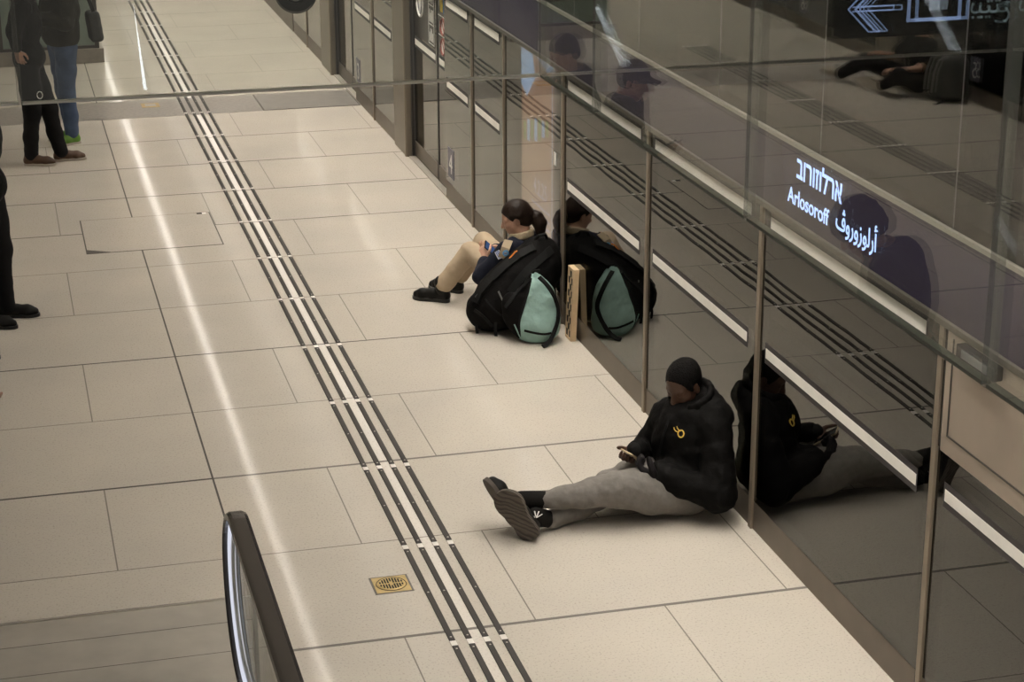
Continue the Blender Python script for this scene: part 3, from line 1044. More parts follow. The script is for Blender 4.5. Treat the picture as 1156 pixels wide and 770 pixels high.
for row in range(len(BAR_Y) - 1):
    y1, y0 = BAR_Y[row] + 0.02, BAR_Y[row + 1] + 0.02
    if y1 < 10 or y1 > 21:
        continue
    for x in BARX:
        c = copy_tree(proto)
        c.location = (-3.935 + (x - 1.763), (y0 + y1) / 2, 0)
        c['label'] = 'dark floor guidance bar of the left-hand set of four lines, mirrored in the hanging glass'
        c['group'] = gl

# square brass drain with a round slotted grate
DX, DY = 1.512, 7.913
e = empty('floor_drain', (DX, DY, 0), 'square brass floor drain with round slotted grate left of the guidance bars', 'drain')
B(DX - .088, DX + .088, DY - .088, DY + .088, -.01, 0.0015, 'rim', MT['groove_grey'], e)
B(DX - .079, DX + .079, DY - .079, DY + .079, -.01, 0.003, 'frame', MT['brass'], e, bev=.001)
gt = MB().lathe((DX, DY, 0.003), (0, 0, 1), [(.064, 0), (.064, .002), (.058, .0035)], seg=40).build('grate', MT['brass'], e)
m = MB()
for i in range(-4, 5):
    xx = i * .0122
    half = math.sqrt(max(0, .054 ** 2 - xx ** 2))
    for a, b in ((-half, -.005), (.005, half)) if i else ((-half, -.02), (.02, half)):
        m.obox((DX + xx, DY + (a + b) / 2, .0066), ((1, 0, 0), (0, 1, 0), (0, 0, 1)), (.0036, (b - a) / 2, .0004))
m.build('slots', MT['hole'], gt)
MB().tube([(DX + .068 * math.cos(t), DY + .068 * math.sin(t), .003) for t in np.linspace(0, 2 * math.pi, 33)[:-1]], .0018, 6, closed=True).build('ring', MT['hole'], gt)

e = empty('floor_plate', (1.365, 18.73, 0), 'small brass plate set in the grey floor band', 'plate')
B(1.28, 1.45, 18.64, 18.83, 0, 0.004, 'lid', MT['brass'], e, bev=.002)
B(1.315, 1.415, 18.68, 18.79, 0.004, 0.005, 'inlay', MT['stud'], e)
e = empty('floor_hatch', (2.85, 18.57, 0), 'wide satin metal lid in the grey floor band beside the screen doors', 'hatch')
B(2.37, 3.30, 18.21, 18.96, 0, 0.004, 'frame', MT['groove_grey'], e)
B(2.385, 3.285, 18.225, 18.945, 0.0035, 0.005, 'lid', MT['lid'], e)

# tiled access cover with notched corners
e = empty('access_cover', (.975, 14.18, 0), 'tile-filled floor access cover with dark edges and notched corners', 'floor cover')
B(.488, 1.46, 13.712, 14.645, -.005, .0012, 'frame', MT['groove'], e)
B(.497, 1.451, 13.722, 14.637, -.004, .0018, 'tile', MT['floor'], e)
MB().prism([(.495, 13.718, .0019), (.66, 13.722, .0019), (.497, 13.815, .0019)], (0, 0, .0006)).build('corner_notch', MT['groove'], e)
B(1.36, 1.40, 14.60, 14.635, .0018, .003, 'lifting_slot', MT['hole'], e)
B(1.40, 1.43, 14.595, 14.63, .0018, .003, 'lifting_tab', MT['endcap'], e)

# lift shaft on the platform
e = empty('lift_shaft', (0.2, 22.5, 0), 'glazed lift shaft on a stone plinth behind the standing people', 'lift')
B(-3.27, 1.09, 21.1, 24.5, 0, .15, 'plinth', MT['concrete'], e, bev=.004)
B(-3.2, 1.02, 21.16, 24.4, .15, 3.3, 'glass_wall', MT['lift'], e)
B(1.00, 1.045, 21.12, 21.17, .15, 3.3, 'corner_post', MT['trimdark'], e)
B(-3.2, 1.045, 21.13, 21.17, .15, .18, 'bottom_rail', MT['trimdark'], e)
B(.02, .06, 21.12, 21.16, .15, 3.3, 'middle_post', MT['trimdark'], e)

# ================================================================== ESCALATOR
landing = empty('escalator_landing_plate', (.1, 6.4, 0), 'brushed steel escalator landing plate at the lower left', 'floor plate')
B(-.95, .80, 4.6, 7.945, 0, 0.006, 'plate', MT['plate'], landing)
B(-.95, .80, 7.94, 7.956, 0, 0.008, 'edge_strip', MT['stud'], landing)
B(-.95, .80, 7.957, 7.972, -.01, 0.0016, 'edge_gap', MT['groove'], landing)
m = MB()
for yy in (7.72, 7.45, 6.9, 6.3):
    m.box(-.95, .80, yy - .002, yy + .002, 0.006, 0.0066)
m.build('joint_lines', MT['groove_grey'], landing)

def handrail(x, label):
    e = empty('escalator_handrail', (x, 6.5, 0), label, 'handrail')
    R, zc, yc = .345, .512, 6.85
    top = zc + R
    path, ups = [], []
    def add(y, z, uy, uz):
        path.append(Vector((x, y, z))); ups.append(Vector((0, uy, uz)))
    c30, s30 = math.cos(math.radians(30)), math.sin(math.radians(30))
    Yk = 4.7
    for t in (7.2, 5, 3, 1.5, .3):
        add(Yk - t * c30, top + .02 + t * s30, s30, c30)
    add(Yk + .1, top, .1, 1)
    for yy in (5.2, 5.7, 6.2, 6.6):
        add(yy, top, 0, 1)
    for a in np.linspace(90, -95, 24):
        a = math.radians(a)
        add(yc + R * math.cos(a) * .98, zc + R * math.sin(a), math.cos(a), math.sin(a))
    for yy in (6.6, 6.3):
        add(yy, zc - R, 0, -1)
    w = .040
    prof = [(-w, -.012), (-w * .92, .006), (-w * .6, .013), (w * .6, .013), (w * .92, .006), (w, -.012), (w * .8, -.017), (-w * .8, -.017)]
    MB().sweep(path, prof, up=ups).build('rubber_belt', MT['rubber'], e, smooth=False)
    inner = [p - u * .037 for p, u in zip(path, ups)]
    MB().sweep(inner, [(-.020, -.020), (.020, -.020), (.020, .018), (-.020, .018)], up=ups).build('light_strip', MT['led'], e, label='white light strip')
    inner2 = [p - u * .072 for p, u in zip(path, ups)]
    MB().sweep(inner2, [(-.012, -.012), (.012, -.012), (.012, .014), (-.012, .014)], up=ups).build('inner_rail', MT['alu'], e)
    # glass infill inside the loop
    pts = [p - u * .088 for p, u in zip(path, ups)][5:]
    pts = pts[:-2] + [Vector((x, 5.0, .03)), Vector((x, 4.9, .03))]
    MB().prism([p + Vector((-.006, 0, 0)) for p in pts], (.012, 0, 0)).build('glass_infill', MT['balu'], e)
    B(x - .09, x + .055, 4.4, 6.95, 0.007, .12, 'skirt', MT['alu'], e, bev=.01)
    B(x - .012, x + .012, 6.42, 6.47, .12, top - .10, 'end_post', MT['alu'], e)
    return e
handrail(.733, 'black escalator handrail rising out of the lower left foreground')
handrail(-.72, 'black escalator handrail on the far left side of the escalator')
st = MB()
for i in range(5):
    y1 = 4.6 - i * .40
    st.box(-.6, .62, y1 - .40, y1, i * .21 - .12, i * .21 + .04)
st = st.build('escalator_steps', MT['plate'])
tag(st, 'ridged steel escalator steps climbing toward the viewer', 'escalator')

# ================================================================== GLASS SMOKE BARRIER ROUND THE OPENING
BX, BYY, BZ = 1.745, 6.24, 2.615
def barrier(name, x0, x1, y0, y1, label):
    e = empty('smoke_barrier_pane', ((x0 + x1) / 2, (y0 + y1) / 2, BZ), label, 'glass barrier')
    B(x0, x1, y0, y1, BZ + .008, 3.36, 'pane', MT['barrier'], e)
    B(x0, x1, y0 , y1, BZ, BZ + .008, 'bottom_edge', MT['barrier_edge_glint'] if x1 - x0 > .1 else MT['edge_dark'], e)
    return e
t = .010
J = [(-3.9, .055), (.055, BX - .012)]
barrier('a', J[0][0], J[0][1] - .006, BYY - t, BYY + t, 'hanging glass pane at the far left in front of the people in dark clothes')
barrier('b', J[1][0] + .006, J[1][1], BYY - t, BYY + t, 'wide hanging glass pane across the platform with a pale lower edge')
ys = [6.24, 5.63, 4.36, 3.13, 1.6]
labs = ['short hanging glass pane at the corner beside the advert screen', 'hanging glass pane mirroring the man in a cap', 'hanging glass pane in front of the lit station name', 'nearest hanging glass pane at the right edge']
for i in range(4):
    barrier('c', BX - t, BX + t, ys[i + 1] + .006, ys[i] - .012, labs[i])
JM = bpy.data.materials.new('silicone joint')
JM.use_nodes = True
nt = JM.node_tree
pb = nt.nodes['Principled BSDF']
pb.inputs['Base Color'].default_value = (.36, .37, .33, 1)
pb.inputs['Roughness'].default_value = .4
pb.inputs['Alpha'].default_value = .28
for k, (xx, yy, w) in enumerate(((.055, BYY, 'far left'), (BX, BYY - .002, 'corner'), (BX, ys[1], 'second'), (BX, ys[2], 'third'), (BX, ys[3], 'nearest'))):
    lab = {'far left': 'vertical clear joint strip of the glass barrier in front of the dark clothed people',
           'corner': 'vertical joint strip at the corner of the glass barrier above the advert screen',
           'second': 'vertical joint strip left of the mirrored man in a cap',
           'third': 'vertical joint strip left of the lit station name',
           'nearest': 'vertical joint strip near the right edge, over the steel cabinet panel'}[w]
    if xx == BX:
        o = B(xx - .012, xx + .012, yy - .011, yy + .005, BZ, 3.36, 'joint_strip', JM)
    else:
        o = B(xx - .008, xx + .008, yy - .012, yy + .012, BZ, 3.36, 'joint_strip', JM)
    tag(o, lab, 'strip')

# hanging direction sign at the foot of the escalator, mirrored in the barrier glass
SY = 8.2
e = empty('direction_sign', (-.75, SY, 2.31), 'hanging black direction sign with lit blue arrow, mirrored at top right', 'sign')
B(-1.30, -.193, SY, SY + .10, 2.312, 2.70, 'box', MT['signblack'], e, bev=.004)
for xx in (-1.1, -.4):
    MB().tube([(xx, SY + .05, 2.69), (xx, SY + .05, 3.36)], .012, 8).build('hanger', MT['alu'], e)
fy = SY - .002
def lit(name, polys, m):
    b = MB()
    for pl in polys:
        b.prism([(x, fy, z) for x, z in pl], (0, .002, 0))
    return b.build(name, m, e)
# arrow pointing along +x in the place
ax, az, al = -.255, 2.445, .225
def arrow_outline(o):
    h, s = .013, .085
    return [
        [(ax - al, az + h + o), (ax - .02, az + h + o), (ax - .02, az + h - .006 + o), (ax - al, az + h - .006 + o)],
        [(ax - al, az - h + o), (ax - .02, az - h + o), (ax - .02, az - h + .006 + o), (ax - al, az - h + .006 + o)],
        [(ax - al, az + h), (ax - al + .006, az + h), (ax - al + .006, az - h), (ax - al, az - h)],
    ]
def bar2(x0, z0, x1, z1, w):
    dx, dz = x1 - x0, z1 - z0
    L = math.hypot(dx, dz)
    nx, nz = -dz / L * w / 2, dx / L * w / 2
    return [(x0 + nx, z0 + nz), (x1 + nx, z1 + nz), (x1 - nx, z1 - nz), (x0 - nx, z0 - nz)]
pol = arrow_outline(0)
for s in (1, -1):
    for k in (0, .032, .055):
        pol.append(bar2(ax - k, az, ax - k - .105, az + s * .105, .007))
    pol.append(bar2(ax - .105, az + s * .105, ax - .16, az + s * .105, .007))
lit('arrow', pol, MT['letters'])
bx0, bx1, bz0, bz1 = -.815, -.545, 2.375, 2.645
w = .016
lit('square', [[(bx0, bz0), (bx1, bz0), (bx1, bz0 + w), (bx0, bz0 + w)], [(bx0, bz1 - w), (bx1, bz1 - w), (bx1, bz1), (bx0, bz1)],
               [(bx0, bz0), (bx0 + w, bz0), (bx0 + w, bz1), (bx0, bz1)], [(bx1 - w, bz0), (bx1, bz0), (bx1, bz1), (bx1 - w, bz1)]], MT['letters'])
xm = (bx0 + bx1) / 2
lit('line_symbol', [[(xm - .026, bz0 + .05), (xm + .026, bz0 + .05), (xm + .026, bz1 - .05), (xm - .026, bz1 - .05)],
                    [(xm - .085, bz1 - .09), (xm + .085, bz1 - .09), (xm + .085, bz1 - .045), (xm - .085, bz1 - .045)]], MT['letters_core'])
text('destination', '\ufe8e\ufb6d\ufedc\ufe97 \ufea2\ufe98\ufef4\ufe91', .125, (-.855, fy - .001, 2.40), (1, 0, 0), (0, 0, 1), MT['letters_dim'], e, .0008, align='RIGHT')

# hanging security camera
cc = Vector((1.195, 8.0, 2.66))
dv = (CAM - cc).normalized()
e = empty('security_camera', cc, 'round black security camera hanging at the top edge, above the far bronze post', 'camera')
MB().lathe(cc, dv, [(.060, -.10), (.082, -.08), (.088, -.02), (.088, .02), (.080, .034), (.046, .034), (.040, .018), (.0, .018)], seg=40).build('housing', MT['black'], e, smooth=False)
ln = MB().lathe(cc + dv * .018, dv, [(.040, 0), (.036, .010), (.02, .018), (.0, .020)], seg=32).build('lens', MT['lens'], e, label='grey glass lens')
MB().tube([cc - dv * .05 + Vector((0, 0, .06)), (cc.x, cc.y + .05, 3.36)], .014, 10).build('stem', MT['black'], e)

# light tubes added behind the viewer so the barrier panes mirror white lines
e = empty('added_light_tube', (1.05, -.9, 1.2), 'added light tube behind the viewer, mirrored as a white line beside the guidance bars', 'light')
MB().tube([(1.0, -1.55, 1.10), (1.0, -2.65, 2.3)], .02, 8).build('tube', emit('white tube', (.8, .88, 1.0), 9.0), e)
for (xx, ya, za, yb, zb, lab) in ((-1.0, -1.29, 1.14, -1.95, 1.46, 'added light tube behind the viewer, mirrored as a white line above the peaked cap'),
                                  (-3.4, -.68, 1.18, -1.5, 1.70, 'added light tube behind the viewer, mirrored as a white line across the direction sign')):
    e = empty('added_light_tube', (xx, ya, za), lab, 'light')
    MB().tube([(xx, ya, za), (xx, yb, zb)], .02, 8).build('tube', emit('bright white tube', (.8, .88, 1.0), 26.0), e)
# ================================================================== PEOPLE
def head(S, C, f, u, s=1.0, nose=True, k=.02):
    """adds a face-bearing head to S; C centre, f facing, u up"""
    C = np.array(C, float)
    f = norm(f); u = np.array(u, float); u = norm(u - f * (u @ f)); l = np.cross(u, f)
    P = lambda a, b, c: C + s * (f * a + l * b + u * c)
    A = (f, l, u)
    r = lambda *v: [x * s for x in v]
    S.ell(P(-.012, 0, .030), r(.098, .074, .088), A, k)
    S.ell(P(.022, 0, -.040), r(.068, .058, .078), A, k)
    S.cone(P(.055, -.012, -.098), P(.055, .012, -.098), .024 * s, .024 * s, k)
    for q in (1, -1):
        S.cone(P(.02, q * .045, -.062), P(.052, q * .018, -.098), .022 * s, .02 * s, k)
        S.cone(P(.058, q * .034, -.026), P(.045, q * .045, -.028), .026 * s, .024 * s, k)
        S.cone(P(.076, q * .014, .022), P(.066, q * .046, .02), .012 * s, .010 * s, .012)
        S.ell(P(.089, q * .031, .003), r(.012, .018, .012), A, .010, 'sub')
        S.ell(P(.072, q * .031, .002), r(.015, .016, .013), A, .006)
        S.ell(P(-.008, q * .076, -.014), r(.018, .009, .031), A, .008)
        S.ell(P(-.010, q * .084, -.012), r(.009, .005, .017), A, .006, 'sub')
    if nose:
        S.cone(P(.084, 0, .010), P(.106, 0, -.030), .009 * s, .0135 * s, .012)
        for q in (1, -1):
            S.cone(P(.092, q * .011, -.034), P(.088, q * .013, -.034), .009 * s, .008 * s, .006)
    S.cone(P(.084, -.016, -.058), P(.084, .016, -.058), .0075 * s, .0075 * s, .006)
    S.cone(P(.081, -.014, -.071), P(.081, .014, -.071), .0085 * s, .0085 * s, .006)
    S.cone(P(.085, -.024, -.0645), P(.085, .024, -.0645), .0022, .0022, .004, 'sub')
    return P

def hand(S, W, d, n, side, s=1.0, curl=(.5, .7, .5), thumb=None, spread=.06):
    """W wrist, d towards the fingers, n out of the palm, side +1 left hand / -1 right hand"""
    d = norm(d); n = np.array(n, float); n = norm(n - d * (n @ d))
    t = np.cross(n, d) * side          # towards the thumb side... for either hand
    W = np.array(W, float)
    L = .175 * s
    pl = .085 * s
    lens = (.38, .43, .40, .31)
    for i in range(4):
        off = (1.5 - i) * .0185 * s
        k0 = W + d * .012 * s + t * off * .55
        k1 = W + d * (pl - .004 * abs(i - 1) * s) + t * off
        S.cone(k0, k1, .0135 * s, .0115 * s, .012)
        dd, nn, p = d + t * (1.5 - i) * spread, n, k1
        dd = norm(dd)
        fl = lens[i] * L
        for j, (fr, cu) in enumerate(zip((.46, .30, .24), curl)):
            c, sn = math.cos(cu), math.sin(cu)
            dd, nn = norm(dd * c + nn * sn), norm(nn * c - dd * sn)
            q = p + dd * fl * fr
            S.cone(p, q, (.0090 - .0007 * j) * s, (.0084 - .0007 * j) * s, .004)
            p = q
    th = thumb if thumb is not None else (.75, .55, .25)
    b = W + d * .022 * s + t * .026 * s
    q1 = b + (d * .55 + t * th[0] + n * th[2] * .6) * .040 * s
    q2 = q1 + norm(d * .9 + t * th[1] * .4 + n * th[2]) * .030 * s
    q3 = q2 + norm(d * 1.0 + t * th[1] * .0 + n * th[2] * 1.2) * .024 * s
    S.cone(b, q1, .0155 * s, .0115 * s, .010)
    S.cone(q1, q2, .0108 * s, .0098 * s, .004)
    S.cone(q2, q3, .0098 * s, .0085 * s, .004)

def shoe_parts(heel, t, n, parent, mu, ms, L=.27, W=.098, high=.07, name='shoe', label=None, trim=None, sole_th=.020):
    """heel: point under the heel on the sole, t: toe direction, n: direction from the foot out through the sole"""
    heel = np.array(heel, float); t = norm(t); n = np.array(n, float); n = norm(n - t * (n @ t)); l = np.cross(t, n); u = -n
    P = lambda a, b, c: heel + t * a * L + l * b * W + u * c
    S = SDF()
    S.cone(P(.14, 0, .046), P(.18, 0, high), .040, .042, .02)
    S.chain([P(.14, 0, .040), P(.45, .02, .044), P(.72, .05, .038), P(.88, .03, .030)], [.036, .038, .036, .026], .02)
    S.cone(P(.70, -.16, .030), P(.70, .22, .030), .026, .026, .02)
    V, F = S.mesh(.0075, noise=[(.0012, 60, 1)])
    # keep the upper above the sole plane
    h = (V - heel) @ u
    V = V - u[None, :] * np.minimum(h - .012, 0)[:, None]
    o = mesh_obj(name, V, F, mu, parent, label)
    out = []
    prof = [(-.02, 0), (.00, .26), (.08, .36), (.20, .37), (.40, .36), (.58, .45), (.72, .52), (.85, .46), (.95, .28), (1.0, .05),
            (.985, -.18), (.92, -.34), (.80, -.45), (.66, -.46), (.48, -.36), (.30, -.33), (.16, -.36), (.04, -.28)]
    # smooth outline
    pr = []
    N = len(prof)
    for i in range(N):
        p0, p1, p2, p3 = [np.array(prof[(i + k) % N]) for k in (-1, 0, 1, 2)]
        for q in (0, .5):
            pr.append(.5 * ((2 * p1) + (p2 - p0) * q + (2 * p0 - 5 * p1 + 4 * p2 - p3) * q * q + (3 * p1 - p0 - 3 * p2 + p3) * q ** 3))
    mb = MB()
    mb.prism([P(a, b, 0.0) for a, b in pr], u * sole_th)
    s = mb.build('sole', ms, o, label='rubber sole')
    return o, P

# ------------------------------------------------------------------ seated man in black
def seated_man():
    root = empty('person', (3.0, 8.40, 0), 'person in black jacket and grey sweatpants sitting against the glass with outstretched legs', 'person')
    f = norm((-.82, -.55, 0))
    hf = norm((-.80, -.52, -.50)); hu = norm((-.42, -.28, .84))
    HC = np.array((3.085, 8.475, .612))
    Lsh, Rsh = (3.190, 8.315, .470), (3.035, 8.555, .430)
    Lel, Rel = (3.165, 8.155, .150), (2.910, 8.575, .225)
    Lwr, Rwr = (2.892, 8.255, .228), (2.835, 8.455, .300)
    # continuous body
    S = SDF()
    P = head(S, HC, hf, hu, .98)
    S.cone(P(-.035, 0, -.07), (3.115, 8.445, .46), .052, .058, .02)
    S.chain([(3.12, 8.43, .44), (3.12, 8.41, .28), (3.11, 8.40, .12)], [.085, .09, .09])
    for a, b in ((Lsh, Rsh),):
        S.cone(a, b, .045, .045)
    S.chain([Lsh, Lel, Lwr], [.042, .034, .024], .01)
    S.chain([Rsh, Rel, Rwr], [.042, .034, .024], .01)
    S.chain([(3.06, 8.33, .10), (2.70, 8.27, .165), (2.33, 8.305, .160)], [.075, .048, .032])
    S.chain([(3.05, 8.47, .10), (2.72, 8.47, .13), (2.36, 8.312, .052)], [.075, .048, .032])
    hand(S, Lwr, (-.80, .42, .40), (.25, .30, .92), 1, .98, curl=(.55, .75, .5), thumb=(.7, .4, .9))
    hand(S, Rwr, (-.62, -.60, -.20), (-.05, -.5, .8), -1, .98, curl=(.55, .8, .6), thumb=(.7, .5, .6))
    V, F = S.mesh(.0058)
    mesh_obj('body', V, F, MT['skin_dark'], root, 'brown skinned face and hands')
    # hair
    H = SDF()
    A = [hf, 0, 0]
    u_ = norm(np.array(hu) - hf * (np.array(hu) @ hf))
    A = (hf, np.cross(u_, hf), u_)
    H.ell(P(-.020, 0, .044), [.098, .079, .084], A, .02)
    H.cone(P(-.07, 0, -.03), P(-.05, 0, .0), .050, .06, .03)
    H.ell(P(.108, 0, -.006), [.080, .100, .092], A, .010, 'sub')
    for q in (1, -1):
        H.cone(P(.030, q * .070, .03), P(.022, q * .072, .0), .009, .008, .015)
    V, F = H.mesh(.0058, noise=[(.0014, 140, .3)])
    mesh_obj('hair', V, F, MT['hair_black'], root, 'close-cropped black hair')
    # jacket
    J = SDF()
    J.ell((3.09, 8.425, .33), (.150, .180, .215), (f, np.cross((0, 0, 1), f), (0, 0, 1)), .05)
    J.ell((3.10, 8.395, .17), (.160, .185, .13), (f, np.cross((0, 0, 1), f), (0, 0, 1)), .05)
    J.cone(Lsh, Rsh, .082, .082, .05)
    J.chain([Lsh, Lel], [.088, .086], .010)
    J.chain([Lel, np.array(Lwr) + (.025, -.010, .0)], [.084, .064], .02)
    J.cone((3.03, 8.34, .20), (2.935, 8.31, .225), .095, .070, .05)
    J.chain([Rsh, Rel], [.076, .068], .010)
    J.chain([Rel, np.array(Rwr) + (.02, .01, 0)], [.070, .050], .02)
    # raised collar and hood roll round the neck
    ctr = np.array((3.115, 8.44, .515))
    for a in np.linspace(0, 2 * math.pi, 15)[:-1]:
        l = np.cross((0, 0, 1), f)
        p = ctr + f * .085 * math.cos(a) + l * .085 * math.sin(a) + np.array((0, 0, -.032 * math.cos(a)))
        a2 = a + 2 * math.pi / 14
        p2 = ctr + f * .085 * math.cos(a2) + l * .085 * math.sin(a2) + np.array((0, 0, -.032 * math.cos(a2)))
        J.cone(p, p2, .034, .034, .02)
    J.cone((3.20, 8.47, .515), (3.205, 8.37, .500), .070, .072, .05)
    J.cone((3.13, 8.30, .07), (3.07, 8.28, .09), .05, .04, .03)
    V, F = J.mesh(.009, noise=[(.010, 24, .4), (.006, 46, 1.1), (.003, 90, 2)], floor=.006)
    X1 = XR - .004
    V[:, 0] = np.minimum(V[:, 0], X1)
    jk = mesh_obj('jacket', V, F, MT['jacket'], root, sm=2)
    bv = bvh_of(V, F)
    # standing collar
    Cc = SDF()
    lv = np.cross((0, 0, 1), f)
    for a in np.linspace(.55, 2 * math.pi - .55, 15)[:-1]:
        d = (2 * math.pi - 1.1) / 14
        q = [ctr + f * .092 * math.cos(x) + lv * .096 * math.sin(x) + np.array((0, 0, .030 - .040 * math.cos(x))) for x in (a, a + d)]
        Cc.cone(q[0], q[1], .017, .017, .01)
        Cc.cone(q[0] + (0, 0, .030), q[1] + (0, 0, .030), .014, .014, .02)
    Vc, Fc = Cc.mesh(.007)
    Vc[:, 0] = np.minimum(Vc[:, 0], XR - .004)
    mesh_obj('collar', Vc, Fc, MT['jacket'], jk)
    # neck warmer pulled over the chin
    K = SDF()
    K.chain([P(.02, 0, -.115), P(-.01, 0, -.145)], [.070, .085], .02)
    K.cone(P(.055, -.02, -.085), P(.055, .02, -.085), .036, .036, .03)
    V, F = K.mesh(.008, noise=[(.003, 70, .2)])
    mesh_obj('neck_warmer', V, F, MT['jacket_trim'], root)
    # chest embroidery: ring with two strokes, found on the cloth along the view line
    def on_cloth(pxl):
        d = _f * FPX + _r * (pxl[0] - 578) - _u * (pxl[1] - 385)
        h = bv.ray_cast(EYE, d.normalized())
        return h[0] + h[1] * .003
    ring = []
    for t in np.linspace(0, 2 * math.pi, 17)[:-1]:
        ring.append(on_cloth((768.8 + 3.4 * math.cos(t), 489.8 + 4.0 * math.sin(t))))
    em = MB().tube(ring, .0034, 6, closed=True).build('emblem_ring', MT['gold'], jk, 'yellow embroidered ring')
    for dx, dy in ((0, 0), (3.4, -1.0)):
        pts = [on_cloth((761 + dx + a, 482.2 + dy + b)) for a, b in ((0, 0), (.6, 2.4), (2.2, 4.6), (4.2, 5.6))]
        MB().tube(pts, .0026, 6).build('emblem_stroke', MT['gold'], jk, 'yellow embroidered stroke')
    # zip placket and shoulder seam found on the cloth
    zp = [on_cloth(q) for q in ((757, 470), (753, 480), (749, 492), (746, 504), (744, 516))]
    MB().sweep(zp, [(-.006, -.003), (.006, -.003), (.006, .003), (-.006, .003)], up=[Vector((-.6, -.7, .3))] * 5).build('zip', MT['webbing'], jk)
    # cuffs
    for w_, el, r in ((Lwr, Lel, .047), (Rwr, Rel, .043)):
        d = norm(np.array(w_) - el)
        C = SDF()
        C.cone(np.array(w_) - d * .012, np.array(w_) + d * .012, r, r * .92, .01)
        V, F = C.mesh(.007)
        mesh_obj('cuff', V, F, MT['jacket_trim'], jk)
    # gloves: left hand covered, right hand with bare fingertips
    G = SDF()
    hand(G, Lwr, (-.80, .42, .40), (.25, .30, .92), 1, 1.03, curl=(.55, .75, .5), thumb=(.7, .4, .9))
    for p in list(G.pr):
        pass
    G.pr = [(p[0], p[1], p[2], p[3] * 1.25 + .003, p[4] * 1.25 + .003, p[5], p[6]) for p in G.pr]
    V, F = G.mesh(.0058)
    mesh_obj('glove', V, F, MT['glove'], root)
    # sweatpants
    T = SDF()
    T.cone((3.09, 8.34, .115), (3.09, 8.46, .115), .120, .120, .05)
    T.chain([(3.05, 8.325, .125), (2.86, 8.295, .155), (2.69, 8.272, .185)], [.125, .116, .090], .03)
    T.chain([(2.69, 8.272, .185), (2.52, 8.290, .172), (2.345, 8.305, .162)], [.090, .066, .046], .010)
    T.chain([(3.04, 8.475, .12), (2.86, 8.485, .140), (2.71, 8.455, .120)], [.12, .105, .082], .03)
    T.chain([(2.71, 8.455, .120), (2.54, 8.375, .066), (2.375, 8.312, .050)], [.082, .058, .045], .010)
    V, F = T.mesh(.0085, noise=[(.008, 26, .7), (.004, 55, 2)], floor=.004)
    mesh_obj('sweatpants', V, F, MT['sweat'], root, sm=2)
    # socks
    for a, b in (((2.36, 8.312, .052), (2.285, 8.270, .092)), ((2.34, 8.305, .160), (2.235, 8.345, .150))):
        C = SDF()
        C.cone(a, b, .042, .046, .01)
        V, F = C.mesh(.007)
        sk = mesh_obj('sock', V, F, MT['sock'], root)
        if a[0] > 2.35:
            bs = bvh_of(V, F)
            def on_sock(x, y):
                d = _f * FPX + _r * (x - 578) - _u * (y - 385)
                h = bs.ray_cast(EYE, d.normalized())
                return (h[0] + h[1] * .0015) if h[0] is not None else None
            c0 = (605.5, 584.5)
            for aa in (-2.1, -1.45, -.8):
                pts = [on_sock(c0[0] + r * math.cos(aa + .25), c0[1] + r * math.sin(aa + .25)) for r in (0, 1.8, 7.5)]
                if all(p is not None for p in pts):
                    MB().sweep(pts, [(.0032 * math.cos(q), .0022 * math.sin(q)) for q in np.linspace(0, 2 * math.pi, 7)[:-1]]).build('sock_emblem_leaf', MT['white'], sk, 'white trefoil leaf')
            for q in range(2):
                pts = [on_sock(c0[0] - 2.5 + .8 * j, c0[1] - 2.0 + 2.2 * q + 2.0 * j) for j in range(2)]
                if all(p is not None for p in pts):
                    MB().tube(pts, .0016, 5).build('sock_print', MT['white'], sk, 'white print')
    # shoes: soles turned to the viewer
    shoe_parts((2.243, 8.185, .018), (-.50, .25, .82), (-.64, -.77, -.08), root, MT['shoe'], MT['tread'], L=.275, W=.158, high=.075)
    shoe_parts((2.185, 8.335, .028), (-.46, .10, .87), (-.86, -.30, -.40), root, MT['shoe'], MT['soleedge'], L=.275, W=.10, high=.075)
    # phone held in both hands
    ph = empty('phone', (2.80, 8.38, .31), 'gold-edged phone in the hands of the person in the black jacket', 'phone')
    c = np.array((2.800, 8.385, .302)); uz = norm((.58, .22, .80)); ux = norm((-.66, -.55, .52)); ux = norm(ux - uz * (uz @ ux)); uy = np.cross(uz, ux)
    MB().obox(c, (ux, uy, uz), (.068, .036, .0045), bev=.003).build('case', MT['phone_gold'], ph)
    MB().obox(c + uz * .0045, (ux, uy, uz), (.064, .032, .0008)).build('display', MT['phone'], ph)
    return root
seated_man()


def view_hit(bv, pxl, lift=.002):
    """point of a surface met by the view line of the photograph"""
    d = _f * FPX + _r * (pxl[0] - 578) - _u * (pxl[1] - 385)
    h = bv.ray_cast(EYE, d.normalized())
    return None if h[0] is None else (h[0] + h[1] * lift, h[1])


def hits(bv, pts, lift=.002):
    r = [view_hit(bv, p, lift) for p in pts]
    return [x[0] for x in r if x is not None]


